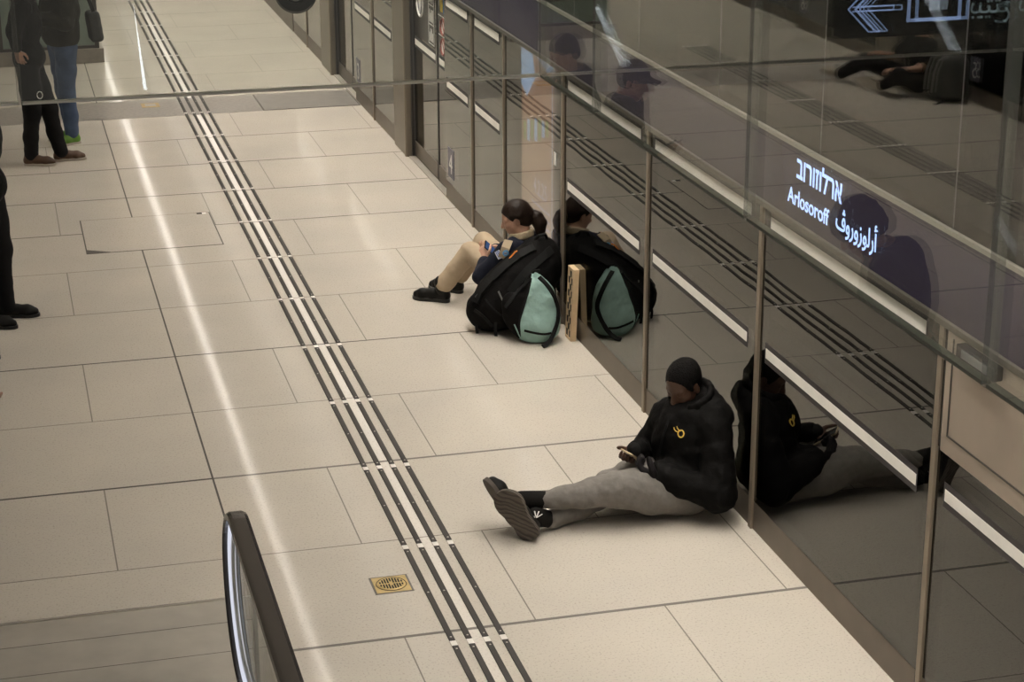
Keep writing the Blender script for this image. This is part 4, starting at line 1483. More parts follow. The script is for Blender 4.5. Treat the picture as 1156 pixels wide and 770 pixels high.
# ------------------------------------------------------------------ seated person with ponytail
def seated_woman():
    root = empty('person', (3.0, 11.75, 0), 'person with brown ponytail, navy jersey and khaki trousers sitting with knees drawn up', 'person')
    f = norm((-.76, .65, 0))
    hf = norm((-.90, .24, -.33)); hu = norm((-.32, .08, .92))
    HC = np.array((3.095, 11.685, .608))
    Lsh, Rsh = (2.995, 11.53, .445), (3.19, 11.755, .455)
    Lel, Rel = (2.850, 11.61, .262), (3.03, 11.95, .285)
    Lwr, Rwr = (2.905, 11.735, .338), (3.005, 11.855, .372)
    S = SDF()
    P = head(S, HC, hf, hu, .93)
    S.cone(P(-.03, 0, -.07), (3.12, 11.645, .47), .043, .048, .02)
    S.chain([(3.12, 11.64, .43), (3.13, 11.60, .28), (3.13, 11.57, .12)], [.075, .075, .085])
    S.cone(Lsh, Rsh, .038, .038)
    S.chain([Lsh, Lel, Lwr], [.036, .030, .0215], .01)
    S.chain([Rsh, Rel, Rwr], [.036, .030, .0215], .01)
    S.chain([(3.11, 11.53, .11), (2.845, 11.885, .355), (2.66, 11.975, .09)], [.065, .042, .03])
    S.chain([(3.16, 11.62, .11), (2.985, 12.10, .35), (2.81, 12.145, .09)], [.065, .042, .03])
    lc = dict(curl=(.45, .75, .6))
    hand(S, Lwr, (-.10, .55, .42), (.50, .45, -.2), 1, .92, thumb=(.8, .3, .5), **lc)
    hand(S, Rwr, (-.72, -.42, .15), (-.05, .35, .8), -1, .92, thumb=(.8, .4, .7), **lc)
    V, F = S.mesh(.0055)
    mesh_obj('body', V, F, MT['skin'], root, 'fair face and hands')
    # hair cap and ponytail
    H = SDF()
    u_ = norm(np.array(hu) - hf * (np.array(hu) @ hf))
    A = (hf, np.cross(u_, hf), u_)
    H.ell(P(-.018, 0, .040), [.097, .077, .085], A, .02)
    H.cone(P(-.075, 0, -.01), P(-.06, 0, -.02), .055, .06, .03)
    for q in (1, -1):
        H.cone(P(.020, q * .066, .045), P(-.03, q * .070, .022), .016, .022, .02)
    H.ell(P(.100, 0, -.018), [.080, .095, .078], A, .012, 'sub')
    H.ell(P(-.002, .085, -.022), [.022, .03, .034], A, .010, 'sub')
    H.ell(P(-.002, -.085, -.022), [.022, .03, .034], A, .010, 'sub')
    H.cone(P(-.10, 0, -.005), P(-.125, 0, -.015), .028, .026, .015)
    V, F = H.mesh(.006, noise=[(.0012, 90, .3)])
    mesh_obj('hair', V, F, MT['hair'], root, 'smooth dark brown hair')
    T = SDF()
    b0 = np.array(P(-.125, 0, -.015))
    T.chain([b0, b0 + (.018, -.012, -.018), b0 + (.034, -.022, -.055), b0 + (.034, -.030, -.10), b0 + (.028, -.034, -.135)], [.028, .040, .044, .034, .014], .015)
    V, F = T.mesh(.006, noise=[(.003, 70, .6)])
    V[:, 0] = np.minimum(V[:, 0], XR - .004)
    mesh_obj('ponytail', V, F, MT['hair'], root)
    MB().tube([b0 + norm(np.cross((1, -.3, -.5), (0, 0, 1))) * .026 * math.cos(t) + np.array((0.1, 0, .95)) * .026 * math.sin(t) for t in np.linspace(0, 2 * math.pi, 17)[:-1]], .006, 6, closed=True).build('hair_tie', MT['jacket_trim'], root)
    # jersey
    J = SDF()
    ax = (f, np.cross((0, 0, 1), f), (0, 0, 1))
    J.ell((3.115, 11.63, .33), (.105, .155, .18), ax, .05)
    J.ell((3.13, 11.59, .17), (.12, .155, .12), ax, .05)
    J.cone(Lsh, Rsh, .058, .058, .05)
    J.chain([Lsh, Lel], [.062, .056], .02)
    J.chain([Lel, np.array(Lwr) - norm(np.subtract(Lwr, Lel)) * .028], [.056, .042], .02)
    J.chain([Rsh, Rel], [.062, .055], .02)
    J.chain([Rel, np.array(Rwr) - norm(np.subtract(Rwr, Rel)) * .03], [.055, .042], .02)
    V, F = J.mesh(.0085, noise=[(.004, 34, .4), (.002, 64, 1.1)])
    V[:, 0] = np.minimum(V[:, 0], XR - .004)
    jk = mesh_obj('jersey', V, F, MT['navy'], root, sm=2)
    bv = bvh_of(V, F)
    # shirt collar standing out of the neckline
    C = SDF()
    c0 = np.array((3.118, 11.648, .478)); l = ax[1]
    for a in np.linspace(.5, 2 * math.pi - .5, 12)[:-1]:
        d = (2 * math.pi - 1) / 11
        q = [c0 + f * .066 * math.cos(x) + l * .066 * math.sin(x) + np.array((0, 0, .018 - .018 * math.cos(x))) for x in (a, a + d)]
        C.cone(q[0], q[1], .019, .019, .01)
        C.cone(q[0] + (0, 0, .022) - f * .004, q[1] + (0, 0, .022) - f * .004, .012, .012, .01)
    V, F = C.mesh(.006)
    mesh_obj('shirt_collar', V, F, MT['khaki_shirt'], root)
    # shoulder strap, badge and sleeve patch
    pts = hits(bv, [(574, 272.5), (571, 280), (568.5, 287), (567, 291)], .007)
    if len(pts) > 1:
        nr = [view_hit(bv, q)[1] for q in [(574, 272.5), (571, 280), (568.5, 287), (567, 291)] if view_hit(bv, q)]
        nr = [sum(nr, Vector()).normalized()] * len(pts)
        MB().sweep(pts, [(-.027, -.003), (.027, -.003), (.027, .003), (-.027, .003)], up=nr).build('shoulder_strap', MT['khaki_shirt'], jk)
    h = view_hit(bv, (571.3, 285.5), .012)
    if h:
        bd = MB().lathe(h[0], h[1], [(.020, -.004), (.020, .002), (.017, .004)], 24).build('badge', mat('blue badge', (.10, .36, .66), .4), jk, 'round blue badge')
        MB().lathe(h[0] + h[1] * .004, h[1], [(.012, 0), (.012, .0008)], 20).build('badge_centre', mat('badge centre', (.30, .50, .66), .4), bd)
        up_ = norm(np.cross(np.array(h[1]), (.9, .3, 0)))
        sd = np.cross(up_, np.array(h[1]))
        MB().obox(h[0] + h[1] * .0055, (sd, up_, np.array(h[1])), (.009, .0022, .0006)).build('badge_mark', MT['red'], bd)
    h = view_hit(bv, (563.2, 287.5), .003)
    if h:
        n_ = np.array(h[1]); a_ = norm(np.cross(n_, np.cross((.55, -.1, -.75), n_))); b_ = np.cross(n_, a_)
        pt = MB().obox(h[0], (a_, b_, n_), (.026, .017, .002)).build('sleeve_patch', MT['white'], jk, 'white sleeve patch with blue stripes')
        for q in (-.008, .002, .011):
            MB().obox(np.array(h[0]) + b_ * q + n_ * .0022, (a_, b_, n_), (.025, .0028, .0006)).build('patch_stripe', mat('patch blue', (.10, .20, .55), .5), pt)
    # trousers
    T = SDF()
    T.cone((3.12, 11.52, .115), (3.15, 11.62, .115), .105, .105, .05)
    T.chain([(3.10, 11.54, .125), (2.97, 11.71, .255), (2.845, 11.885, .350), (2.755, 11.93, .22), (2.69, 11.962, .125)], [.10, .080, .066, .060, .061], .010)
    T.chain([(3.15, 11.63, .125), (3.07, 11.86, .25), (2.985, 12.10, .345), (2.90, 12.12, .22), (2.835, 12.135, .125)], [.10, .080, .066, .060, .061], .010)
    V, F = T.mesh(.008, noise=[(.0035, 36, .7), (.0015, 75, 2)], floor=.004)
    mesh_obj('trousers', V, F, MT['khaki'], root, sm=2)
    # boots
    for hl, an, d in (((2.715, 11.945, 0), (2.665, 11.972, .13), (-.80, .58, 0)), ((2.845, 12.115, 0), (2.815, 12.140, .13), (-.72, .69, 0))):
        o, PP = shoe_parts(np.array(hl) + (0, 0, .001), d, (0, 0, -1), root, MT['boot'], MT['black'], L=.262, W=.098, high=.085, name='boot', sole_th=.020)
        C = SDF()
        C.cone(np.array(PP(.16, 0, .07)), an, .046, .045, .02)
        V, F = C.mesh(.007, noise=[(.002, 60, 1)])
        mesh_obj('boot_shaft', V, F, MT['boot'], o)
        lc_ = MB()
        for k_ in range(4):
            a = PP(.32 + .07 * k_, -.20, .082 - .006 * k_); b = PP(.32 + .07 * k_, .20, .082 - .006 * k_)
            m_ = PP(.32 + .07 * k_, 0, .094 - .008 * k_)
            MB().tube([a, m_, b], .0032, 6).build('lace', MT['webbing'], o)
    # phone
    ph = empty('phone', (2.95, 11.77, .39), 'dark phone with lit blue screen in the hands of the person with the ponytail', 'phone')
    c = np.array((2.955, 11.775, .386)); uz = norm((.62, -.52, .50)); ux = norm((-.45, -.15, .55)); ux = norm(ux - uz * (uz @ ux)); uy = np.cross(uz, ux)
    MB().obox(c, (ux, uy, uz), (.062, .033, .0042), bev=.003).build('case', MT['phone'], ph)
    MB().obox(c + uz * .0045, (ux, uy, uz), (.057, .030, .0008)).build('display', MT['screen'], ph, 'lit blue display')
seated_woman()

# ------------------------------------------------------------------ large black pack
def black_pack():
    root = empty('backpack', (2.98, 11.34, 0), 'large black backpack slumped against the glass beside the person with the ponytail', 'backpack')
    S = SDF()
    S.chain([(2.80, 11.335, .130), (2.93, 11.335, .205), (3.06, 11.345, .290), (3.15, 11.375, .385), (3.175, 11.39, .445)], [.118, .168, .182, .150, .118], .06)
    S.chain([(2.86, 11.32, .115), (3.10, 11.32, .145)], [.115, .150], .06)
    S.rbox((2.915, 11.225, .185), (.13, .055, .10), .05, (norm((.78, .05, .6)), (0, 1, 0), norm((-.6, 0, .78))), .04)
    V, F = S.mesh(.010, noise=[(.006, 22, .9), (.003, 46, .3)], floor=.004)
    V[:, 0] = np.minimum(V[:, 0], XR - .015)
    V[:, 1] = np.minimum(V[:, 1], 11.41)
    mesh_obj('pack_body', V, F, MT['bag'], root, sm=2)
    bv = bvh_of(V, F)
    def band(name, px, w, th, m=MT['webbing'], lab=None, lift=.002):
        pts, nr = [], []
        # smooth the pixel polyline
        for i in range(len(px) - 1):
            for t in (0, .25, .5, .75):
                q = (px[i][0] * (1 - t) + px[i + 1][0] * t, px[i][1] * (1 - t) + px[i + 1][1] * t)
                h = view_hit(bv, q, lift + th / 2)
                if h:
                    pts.append(h[0]); nr.append(h[1])
        h = view_hit(bv, px[-1], lift + th / 2)
        if h:
            pts.append(h[0]); nr.append(h[1])
        if len(pts) < 3:
            return
        for _ in range(3):
            pts = [pts[0]] + [(pts[i - 1] + pts[i] * 2 + pts[i + 1]) / 4 for i in range(1, len(pts) - 1)] + [pts[-1]]
        MB().sweep(pts, [(-w / 2, -th / 2), (w / 2, -th / 2), (w / 2, th / 2), (-w / 2, th / 2)], up=nr).build(name, m, root, lab)
    band('shoulder_strap', [(604, 280), (590, 287), (573, 299), (558, 313), (545, 327), (537, 342)], .060, .016, lab='padded shoulder strap')
    band('shoulder_strap', [(622, 282), (606, 296), (590, 311), (576, 330)], .05, .014)
    band('reflective_piping', [(563, 329), (566, 336), (569, 343), (571, 348)], .010, .004, MT['reflect'], 'grey reflective piping')
    band('zip', [(548, 338), (560, 352), (574, 362), (588, 366)], .010, .005)
    band('compression_strap', [(536, 350), (545, 356), (556, 368)], .02, .006)
    h = view_hit(bv, (541, 334), .004)
    if h:
        MB().obox(h[0], (norm((.7, 0, .6)), norm((-.3, -.9, .2)), np.cross(norm((.7, 0, .6)), norm((-.3, -.9, .2)))), (.022, .010, .014), bev=.004).build('buckle', MT['black'], root)
    h = view_hit(bv, (579, 290), .022)
    if h:
        o = np.array(h[0])
        MB().tube([o + (.035, 0, .020), o + (.022, -.008, .018), o + (.006, -.01, .002), o + (-.012, -.008, -.018), o + (-.018, -.004, -.03)], .005, 8).build('cord_loop', MT['orange'], root, 'orange cord loop')
    for a, ln in (((2.735, 11.27, .085), .082), ((2.835, 11.19, .09), .088)):
        a = np.array(a)
        MB().sweep([a + (.01, .015, .03), a, a + (-.004, -.006, -ln * .5), a + (.0, -.006, -ln)], [(-.010, -.002), (.010, -.002), (.010, .002), (-.010, .002)], up=[Vector((-.5, -.8, .1))] * 4).build('hanging_strap', MT['webbing'], root)
    MB().tube([(3.13, 11.35, .555), (3.15, 11.33, .585), (3.19, 11.33, .590), (3.21, 11.36, .555)], .010, 8).build('haul_loop', MT['webbing'], root)
black_pack()

# ------------------------------------------------------------------ teal pack
def teal_pack():
    root = empty('backpack', (3.05, 11.05, 0), 'smaller teal and black backpack standing against the large black pack', 'backpack')
    S = SDF()
    S.ell((3.060, 11.055, .105), (.145, .095, .125), None, .05)
    S.ell((3.070, 11.075, .235), (.120, .085, .150), None, .05)
    S.ell((3.055, 11.105, .350), (.062, .055, .075), None, .05)
    S.ell((2.940, 11.105, .165), (.085, .065, .150), (norm((1, 0, .35)), (0, 1, 0), norm((-.35, 0, 1))), .05)
    V, F = S.mesh(.008, noise=[(.006, 28, .2), (.003, 55, .8)], floor=.004)
    V = relax(V, F, 2)
    V[:, 1] -= .02
    bv = bvh_of(V, F)
    cen = V[F].mean(1)
    xb = np.interp(cen[:, 2], [0, .02, .14, .30, .40, .46], [2.955, 2.945, 2.93, 2.985, 3.022, 3.06])
    black = (cen[:, 0] < xb)
    raw_obj('fabric_front', V, F[~black], MT['teal'], root, 'teal cloth')
    raw_obj('back_panel', V, F[black], MT['bag'], root, 'black side')
    def band(name, px, w, th, m, lift=.002, tail=None):
        pts, nr = [], []
        for i in range(len(px) - 1):
            for t in (0, .33, .66):
                q = (px[i][0] * (1 - t) + px[i + 1][0] * t, px[i][1] * (1 - t) + px[i + 1][1] * t)
                h = view_hit(bv, q, lift + th / 2)
                if h:
                    pts.append(h[0]); nr.append(h[1])
        if tail:
            for q in tail:
                pts.append(Vector(q)); nr.append(Vector((-.2, -.8, .5)))
        for _ in range(3):
            pts = [pts[0]] + [(pts[i - 1] + pts[i] * 2 + pts[i + 1]) / 4 for i in range(1, len(pts) - 1)] + [pts[-1]]
            nr = [nr[0]] + [(nr[i - 1] + nr[i] * 2 + nr[i + 1]).normalized() for i in range(1, len(nr) - 1)] + [nr[-1]]
        MB().sweep(pts, [(-w / 2, -th / 2), (w / 2, -th / 2), (w / 2, th / 2), (-w / 2, th / 2)], up=nr).build(name, m, root)
    band('shoulder_strap', [(608, 313.5), (616, 321), (623, 331), (628, 343), (630, 356), (627, 368)], .026, .012, MT['webbing'],
         tail=[(3.140, 10.955, .055), (3.115, 10.925, .02), (3.085, 10.900, .008), (3.055, 10.895, .008)])
    band('side_strap', [(599, 316), (590, 325), (577, 338), (568, 352)], .024, .010, MT['webbing'])
    band('base_band', [(592, 373), (604, 376), (616, 377.5), (625, 375)], .014, .004, MT['webbing'])
    band('piping', [(581, 366), (585, 375), (590, 385)], .008, .004, MT['teal'])
    pts, nr = [], []
    for z in np.linspace(.035, .40, 22):
        x = float(np.interp(z, [0, .02, .14, .30, .40, .46], [2.955, 2.945, 2.93, 2.985, 3.022, 3.06]))
        h = bv.ray_cast(Vector((x, 10.4, z)), Vector((0, 1, 0)))
        if h[0] is not None:
            pts.append(h[0] + h[1] * .002); nr.append(h[1])
    for _ in range(3):
        pts = [pts[0]] + [(pts[i - 1] + pts[i] * 2 + pts[i + 1]) / 4 for i in range(1, len(pts) - 1)] + [pts[-1]]
    MB().sweep(pts, [(-.007, -.003), (.007, -.003), (.007, .003), (-.007, .003)], up=nr).build('seam_piping', MT['webbing'], root)
    MB().tube([(3.04, 11.09, .415), (3.05, 11.06, .445), (3.075, 11.06, .445), (3.085, 11.09, .415)], .007, 8).build('grab_handle', MT['webbing'], root)
teal_pack()

# ------------------------------------------------------------------ folded game board leaning on the glass
def board():
    root = empty('folded_board', (3.26, 11.05, 0), 'upright pale wooden frame with dark checkered face leaning on the glass behind the teal pack', 'board')
    lean = .018
    y0, y1, hgt, th = 10.965, 11.085, .455, .036
    def slab(name, ya, yb, za, zb, off0, off1, m, lab=None):
        pts = []
        for z in (za, zb):
            x = XR - .055 + lean * z / hgt
            pts.append((x, z))
        a, b = pts
        poly = [(a[0] + off0, ya, a[1]), (a[0] + off1, ya, a[1]), (b[0] + off1, ya, b[1]), (b[0] + off0, ya, b[1])]
        return MB().prism(poly, (0, yb - ya, 0)).build(name, m, root, lab)
    slab('frame_side', y0, y0 + .016, 0, hgt, 0, th, MT['wood'])
    slab('frame_side', y1 - .016, y1, 0, hgt, 0, th, MT['wood'])
    slab('frame_end', y0 + .016, y1 - .016, hgt - .016, hgt, 0, th, MT['wood'])
    slab('frame_end', y0 + .016, y1 - .016, 0, .016, 0, th, MT['wood'])
    face = slab('checkered_face', y0 + .016, y1 - .016, .016, hgt - .016, .003, .012, MT['wood'])
    nsq = 0
    sq = (y1 - y0 - .032) / 3
    m = bpy.data.meshes.new('squares')
    for i in range(3):
        for j in range(10):
            if (i + j) % 2 == 0:
                za, zb = .018 + j * .0417, .018 + (j + 1) * .0417
                x0 = XR - .055 + lean * (za + zb) / 2 / hgt
                o = B(x0 + .0015, x0 + .0035, y0 + .016 + i * sq, y0 + .016 + (i + 1) * sq, za, zb, 'dark_square', MT['hole'], face)
board()


# ------------------------------------------------------------------ standing people
def stander(pos, ang, label, H=1.65, top=None, trousers=None, shoe=None, sole=None, skin=None, hair=None, arms=None, legs=None,
            hem=.84, bend=0.0, head_pitch=.35, cap=False, bulk=1.0, hood=False, shoe_label=None, bushy=0.0, fine=False):
    k = H / 1.65
    pos = np.array(pos, float)
    f = np.array((math.cos(ang), math.sin(ang), 0)); l = np.array((-f[1], f[0], 0))
    W = lambda a, b, z: pos + (f * a + l * b) * k + np.array((0, 0, z * k))
    root = empty('person', tuple(pos), label, 'person')
    legs = legs or ((.0, .09), (.0, -.09))
    lean = lambda z: bend * max(0, z - .85)
    sh = [W(lean(1.33), q * .165, 1.335 - bend * .06) for q in (1, -1)]
    arms = arms or (((-.02, .22, 1.08), (.04, .23, .84)), ((-.02, -.22, 1.08), (.04, -.23, .84)))
    hp = head_pitch
    hf = f * math.cos(hp) + np.array((0, 0, -math.sin(hp))); hu = f * math.sin(hp) + np.array((0, 0, math.cos(hp)))
    HC = W(lean(1.5) + .05 + bend * .05, 0, 1.515 - bend * .10)
    S = SDF()
    P = head(S, HC, hf, hu, k * .98)
    S.cone(P(-.03, 0, -.07), W(lean(1.36), 0, 1.36), .050, .058, .02)
    S.chain([W(lean(1.33), 0, 1.31), W(lean(1.1), 0, 1.1), W(0, 0, .9)], [.10, .09, .10])
    S.cone(sh[0], sh[1], .045, .045)
    for i, (e, w) in enumerate(arms):
        E_, W_ = W(*e), W(*w)
        S.chain([sh[i], E_, W_], [.042, .035, .024], .01)
        d = W_ - E_
        sidev = l * (1 if i == 0 else -1)
        n = -sidev + f * .2 if w[2] < 1.0 else np.array((0, 0, 1.0)) * .8 - f * .4
        hand(S, W_, d + f * .02, n, 1 if i == 0 else -1, .95 * k, curl=(.4, .5, .4) if w[2] < 1 else (.6, .8, .6))
    ank = []
    for q, (a, b) in zip((1, -1), legs):
        S.chain([W(0, q * .085, .86), W(a * .55 + .02, b * .97, .46), W(a, b, .08)], [.08, .052, .036])
        ank.append((a, b))
    V, F = S.mesh(.0075)
    mesh_obj('body', V, F, skin, root, 'bare skin')
    Hh = SDF()
    A = (hf, np.cross(hu, hf), hu)
    if cap:
        Hh.ell(P(-.012, 0, .050), np.array([.106, .084, .088]) * k, A, .01)
        Hh.rbox(P(.115, 0, .040), np.array([.055, .062, .007]) * k, .006, A, .02)
        Hh.rbox(P(-.012, 0, .034), np.array([.104, .082, .016]) * k, .012, A, .02)
        V, F = Hh.mesh(.0075)
        mesh_obj('cap', V, F, MT['cap'], root, 'peaked cap')
        Hh = SDF()
        Hh.ell(P(-.03, 0, .0), np.array([.083, .076, .075]) * k, A, .02)
    else:
        Hh.ell(P(-.022, 0, .046), np.array([.102 + bushy, .080 + bushy, .088 + bushy]) * k, A, .02)
        Hh.cone(P(-.07, 0, -.02), P(-.06, 0, .01), .055 + bushy, .06 + bushy, .03)
    V, F = Hh.mesh(.0085, noise=[(.002 + bushy * .3, 70, .3)])
    mesh_obj('hair', V, F, hair, root)
    # jacket
    J = SDF()
    B_ = bulk
    J.ell(W(lean(1.18), 0, 1.17), np.array((.135, .205, .22)) * k * B_, (f, l, (0, 0, 1)), .05)
    J.ell(W(lean(.95) + .005, 0, hem + .10), np.array((.135, .185, .14)) * k * B_, (f, l, (0, 0, 1)), .05)
    J.cone(sh[0], sh[1], .072 * B_, .072 * B_, .05)
    for i, (e, w) in enumerate(arms):
        E_, W_ = W(*e), W(*w)
        J.chain([sh[i], E_], [.075 * B_, .066 * B_], .03)
        J.chain([E_, W_ - norm(W_ - E_) * .03], [.064 * B_, .045 * B_], .02)
    for a in np.linspace(0, 2 * math.pi, 13)[:-1]:
        c0 = W(lean(1.4) - .01, 0, 1.385)
        d = 2 * math.pi / 12
        J.cone(c0 + f * .075 * math.cos(a) + l * .075 * math.sin(a), c0 + f * .075 * math.cos(a + d) + l * .075 * math.sin(a + d), .026, .026, .015)
    if hood:
        J.ell(W(lean(1.35) - .10, 0, 1.36), (.07, .11, .08), (f, l, (0, 0, 1)), .05)
    V, F = J.mesh(.0115, noise=[(.006, 22, .5), (.003, 44, 1.2)], clip=[(2, -1, pos[2] + hem * k)])
    mesh_obj('jacket', V, F, top, root, sm=2)
    T = SDF()
    T.ell(W(0, 0, .88), np.array((.115, .155, .12)) * k, (f, l, (0, 0, 1)), .04)
    for q, (a, b) in zip((1, -1), ank):
        T.chain([W(.0, q * .085, .84), W(a * .28 + .01, b * .95, .64), W(a * .55 + .02, b * .97, .45), W(a * .8, b, .24), W(a, b, .085)], [.098, .086, .072, .062, .060], .03)
    V, F = T.mesh(.0105, noise=[(.004, 30, .5), (.002, 60, 1.2)], floor=pos[2] + .03)
    tr = mesh_obj('trousers', V, F, trousers, root, sm=2)
    for q, (a, b) in zip((1, -1), ank):
        d = f * math.cos(.15 * q) + l * math.sin(.15 * q)
        shoe_parts(W(a - .065, b, 0) + (0, 0, .001), d, (0, 0, -1), root, shoe, sole, L=.27 * k, W=.098 * k, high=.08, label=shoe_label)
    return root, W, tr

# three people at the left edge
stander((.545, 17.36, 0), math.radians(198), 'person in dark jacket, blue jeans and green shoes standing before the lift shaft', 1.66, MT['olive'], MT['jeans'], MT['greenshoe'],
        MT['palesole'], MT['skin_mid'], MT['hair'], arms=(((.04, .22, 1.08), (.26, .12, 1.13)), ((.04, -.22, 1.08), (.25, -.10, 1.15))), legs=((.0, .08), (-.05, -.075)), hem=.86, bulk=1.17, shoe_label='green shoe')
r2, W2, tr2 = stander((.24, 16.62, 0), math.radians(-8), 'person in black jacket and trousers with brown shoes, left of the jeans', 1.66, MT['jacket'], MT['darkcloth'], MT['brownshoe'],
        MT['palesole'], MT['skin_mid'], MT['hair_black'], arms=(((-.02, .20, 1.08), (.02, .12, .98)), ((-.07, -.23, 1.14), (-.055, -.215, .985))), legs=((.20, .06), (-.03, -.06)), hem=.80, shoe_label='brown shoe')
e = empty('shoulder_bag', (.80, 17.34, 1.0), 'small dark shoulder bag hanging behind the person in blue jeans', 'bag')
S = SDF()
S.rbox((.825, 17.30, 1.02), (.055, .11, .13), .035, (norm((1, .1, .12)), (-.1, 1, 0), norm((-.12, 0, 1))), .02)
V, F = S.mesh(.009, noise=[(.003, 40, .3)])
mesh_obj('pouch', V, F, MT['greybag'], e)
MB().sweep([(.83, 17.26, 1.13), (.79, 17.20, 1.26), (.70, 17.16, 1.38), (.60, 17.17, 1.45)], [(-.016, -.003), (.016, -.003), (.016, .003), (-.016, .003)], up=(.3, -.9, .3)).build('strap', MT['webbing'], e)
# round white mark on the trouser leg
m = MB()
c = np.array(W2(.085, -.125, .60))
d_ = norm(np.array(EYE) - c)
mk = [c + np.array((0.99, -.12, 0)) * .022 * math.cos(t) + np.array((0, 0, 1)) * .030 * math.sin(t) for t in np.linspace(0, 2 * math.pi, 21)[:-1]]
bvt = None
o = MB().tube([p + d_ * .03 for p in mk], .004, 6, closed=True).build('trouser_mark', MT['white'], tr2, 'round white mark')
stander((-.155, 12.30, 0), math.radians(-15), 'person in black clothes cut off by the left edge of the picture', 1.66, MT['jacket'], MT['darkcloth'], MT['shoe'],
        MT['black'], MT['skin_mid'], MT['hair_black'], arms=(((-.10, .20, 1.1), (-.17, .10, 1.0)), ((-.10, -.20, 1.1), (-.17, -.10, 1.0))), legs=((.05, .085), (-.03, -.09)), hem=.78, hood=True)
# two people seen only as reflections in the hanging glass
stander((-.255, 11.62, 0), math.radians(-146), 'person in a peaked cap looking at a phone, mirrored in the hanging glass', 1.62, MT['olive'], MT['darkcloth'], MT['shoe'],
        MT['black'], MT['skin_mid'], MT['hair_black'], arms=(((.06, .21, 1.06), (.30, .10, 1.05)), ((.06, -.21, 1.06), (.30, -.06, 1.06))), head_pitch=.30, cap=True, bend=.10, bulk=1.15)
stander((-.50, 7.80, .008), math.radians(25), 'person in a dark puffy coat with bushy hair bending over, mirrored beside the station name', 1.66, MT['jacket'], MT['darkcloth'], MT['shoe'],
        MT['black'], MT['skin_mid'], MT['hair_black'], arms=(((.12, .23, 1.04), (.30, .10, 1.02)), ((.12, -.23, 1.04), (.30, -.08, 1.03))), head_pitch=.75, bend=.35, bulk=1.22, hood=True, bushy=.018, hem=.76)
ph = empty('phone', (-.28, 11.2, 1.05), 'dark phone held up by the person in the peaked cap', 'phone')
MB().obox((-.535, 11.425, 1.085), (norm((-.83, -.56, .5)), norm((.56, -.83, 0)), norm(np.cross((-.83, -.56, .5), (.56, -.83, 0)))), (.062, .033, .0045), bev=.003).build('case', MT['phone'], ph)

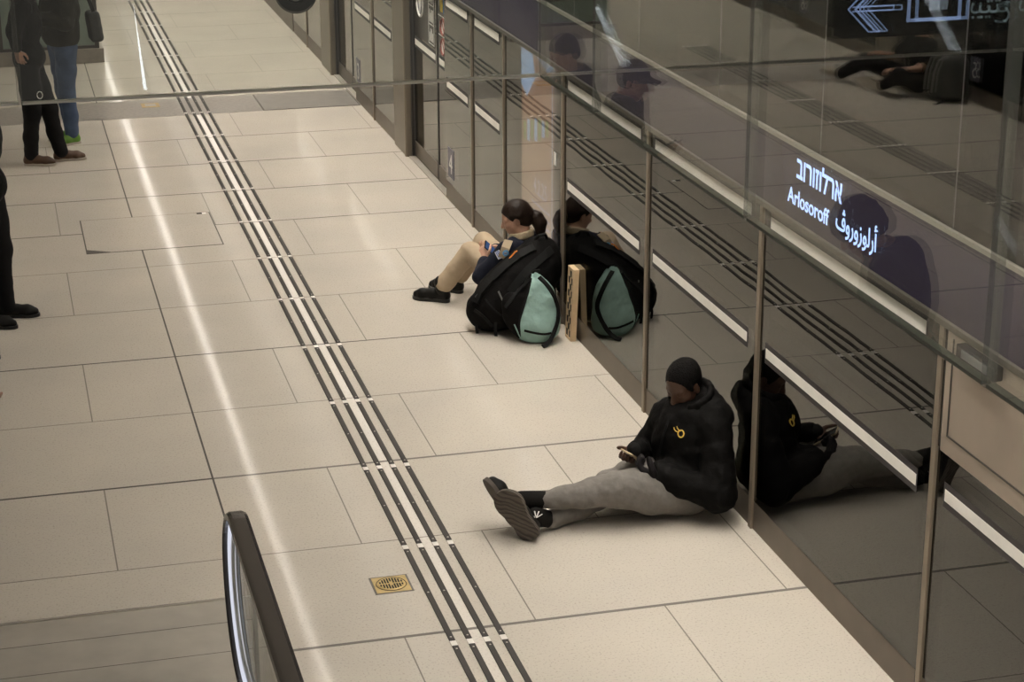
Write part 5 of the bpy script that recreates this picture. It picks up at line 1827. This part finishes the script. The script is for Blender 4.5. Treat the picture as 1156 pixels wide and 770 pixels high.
# person on the floor against the left screen doors, seen as a reflection
def far_sitter():
    root = empty('person', (-4.9, 17.5, 0), 'person in dark clothes with pale-soled shoes sitting on the floor, mirrored below the direction sign', 'person')
    f = norm((1, .25, 0)); l = np.array((-f[1], f[0], 0))
    HC = np.array((-5.17, 17.42, .69))
    S = SDF()
    P = head(S, HC, norm((.9, .2, -.35)), (.3, 0, .95), .98)
    S.cone(P(-.03, 0, -.07), (-5.22, 17.40, .54), .05, .056, .02)
    S.chain([(-5.23, 17.40, .48), (-5.24, 17.40, .3), (-5.22, 17.40, .12)], [.09, .09, .10])
    La = [(-5.20, 17.57, .47), (-5.02, 17.66, .30), (-4.86, 17.62, .36)]
    Ra = [(-5.24, 17.23, .47), (-5.06, 17.12, .28), (-4.86, 17.20, .26)]
    S.cone(La[0], Ra[0], .045, .045)
    S.chain(La, [.042, .034, .024]); S.chain(Ra, [.042, .034, .024])
    hand(S, La[2], (.7, -.3, .1), (0, -.2, -1), 1, .95); hand(S, Ra[2], (.7, .3, 0), (0, .2, -1), -1, .95)
    Lg = [(-5.18, 17.50, .11), (-4.86, 17.92, .22), (-4.66, 18.02, .09)]
    Rg = [(-5.16, 17.32, .11), (-4.82, 17.30, .20), (-4.90, 17.50, .08)]
    Rg = [(-5.16, 17.32, .11), (-4.86, 17.14, .22), (-4.84, 17.42, .08)]
    S.chain(Lg, [.075, .05, .034]); S.chain(Rg, [.075, .05, .034])
    V, F = S.mesh(.0085)
    mesh_obj('body', V, F, MT['skin_mid'], root, 'bare arms, hands and face')
    H = SDF()
    H.ell(P(-.02, 0, .046), (.10, .08, .088), None, .02)
    V, F = H.mesh(.01)
    mesh_obj('hair', V, F, MT['hair_black'], root)
    J = SDF()
    J.ell((-5.21, 17.40, .35), (.13, .19, .20), (f, l, (0, 0, 1)), .05)
    J.ell((-5.20, 17.40, .16), (.14, .19, .12), (f, l, (0, 0, 1)), .05)
    J.cone(La[0], Ra[0], .066, .066, .05)
    J.chain([La[0], np.array(La[0]) * .35 + np.array(La[1]) * .65], [.066, .062], .03)
    J.chain([Ra[0], np.array(Ra[0]) * .35 + np.array(Ra[1]) * .65], [.066, .062], .03)
    V, F = J.mesh(.012, noise=[(.005, 25, .3)], floor=.006)
    V[:, 0] = np.maximum(V[:, 0], XL + .006)
    mesh_obj('shirt', V, F, MT['darkcloth'], root, sm=2)
    T = SDF()
    T.cone((-5.17, 17.47, .12), (-5.17, 17.33, .12), .12, .12, .05)
    for g in (Lg, Rg):
        T.chain([g[0], g[1], g[2]], [.105, .08, .058], .03)
    V, F = T.mesh(.012, noise=[(.004, 30, .3)], floor=.005)
    mesh_obj('trousers', V, F, MT['darkcloth'], root, sm=2)
    shoe_parts((-4.70, 18.00, .03), (.75, .45, .30), (.25, -.55, -.75), root, MT['palesole'], MT['palesole'], label='pale shoe')
    shoe_parts((-4.86, 17.44, .03), (.70, .55, .30), (.3, -.85, -.2), root, MT['brownshoe'], MT['palesole'])
far_sitter()
def far_pack():
    root = empty('backpack', (-5.25, 16.90, 0), 'dark grey backpack beside the mirrored person sitting on the floor', 'backpack')
    S = SDF()
    S.rbox((-5.30, 16.93, .23), (.14, .20, .22), .09, None, .05)
    S.rbox((-5.17, 16.93, .15), (.07, .14, .12), .06, None, .04)
    V, F = S.mesh(.012, noise=[(.006, 24, .3)], floor=.005)
    V[:, 0] = np.maximum(V[:, 0], XL + .006)
    mesh_obj('pack_body', V, F, MT['greybag'], root, sm=2)
    for yy in (16.85, 17.01):
        MB().sweep([(-5.22, yy, .45), (-5.14, yy, .40), (-5.10, yy, .28), (-5.085, yy, .10)], [(-.02, -.004), (.02, -.004), (.02, .004), (-.02, .004)], up=(1, 0, .2)).build('strap', MT['reflect'], root)
    MB().tube([(-5.20, 16.80, .03), (-5.12, 16.76, .012), (-5.06, 16.75, .010)], .008, 6).build('hanging_strap', MT['webbing'], root)
far_pack()
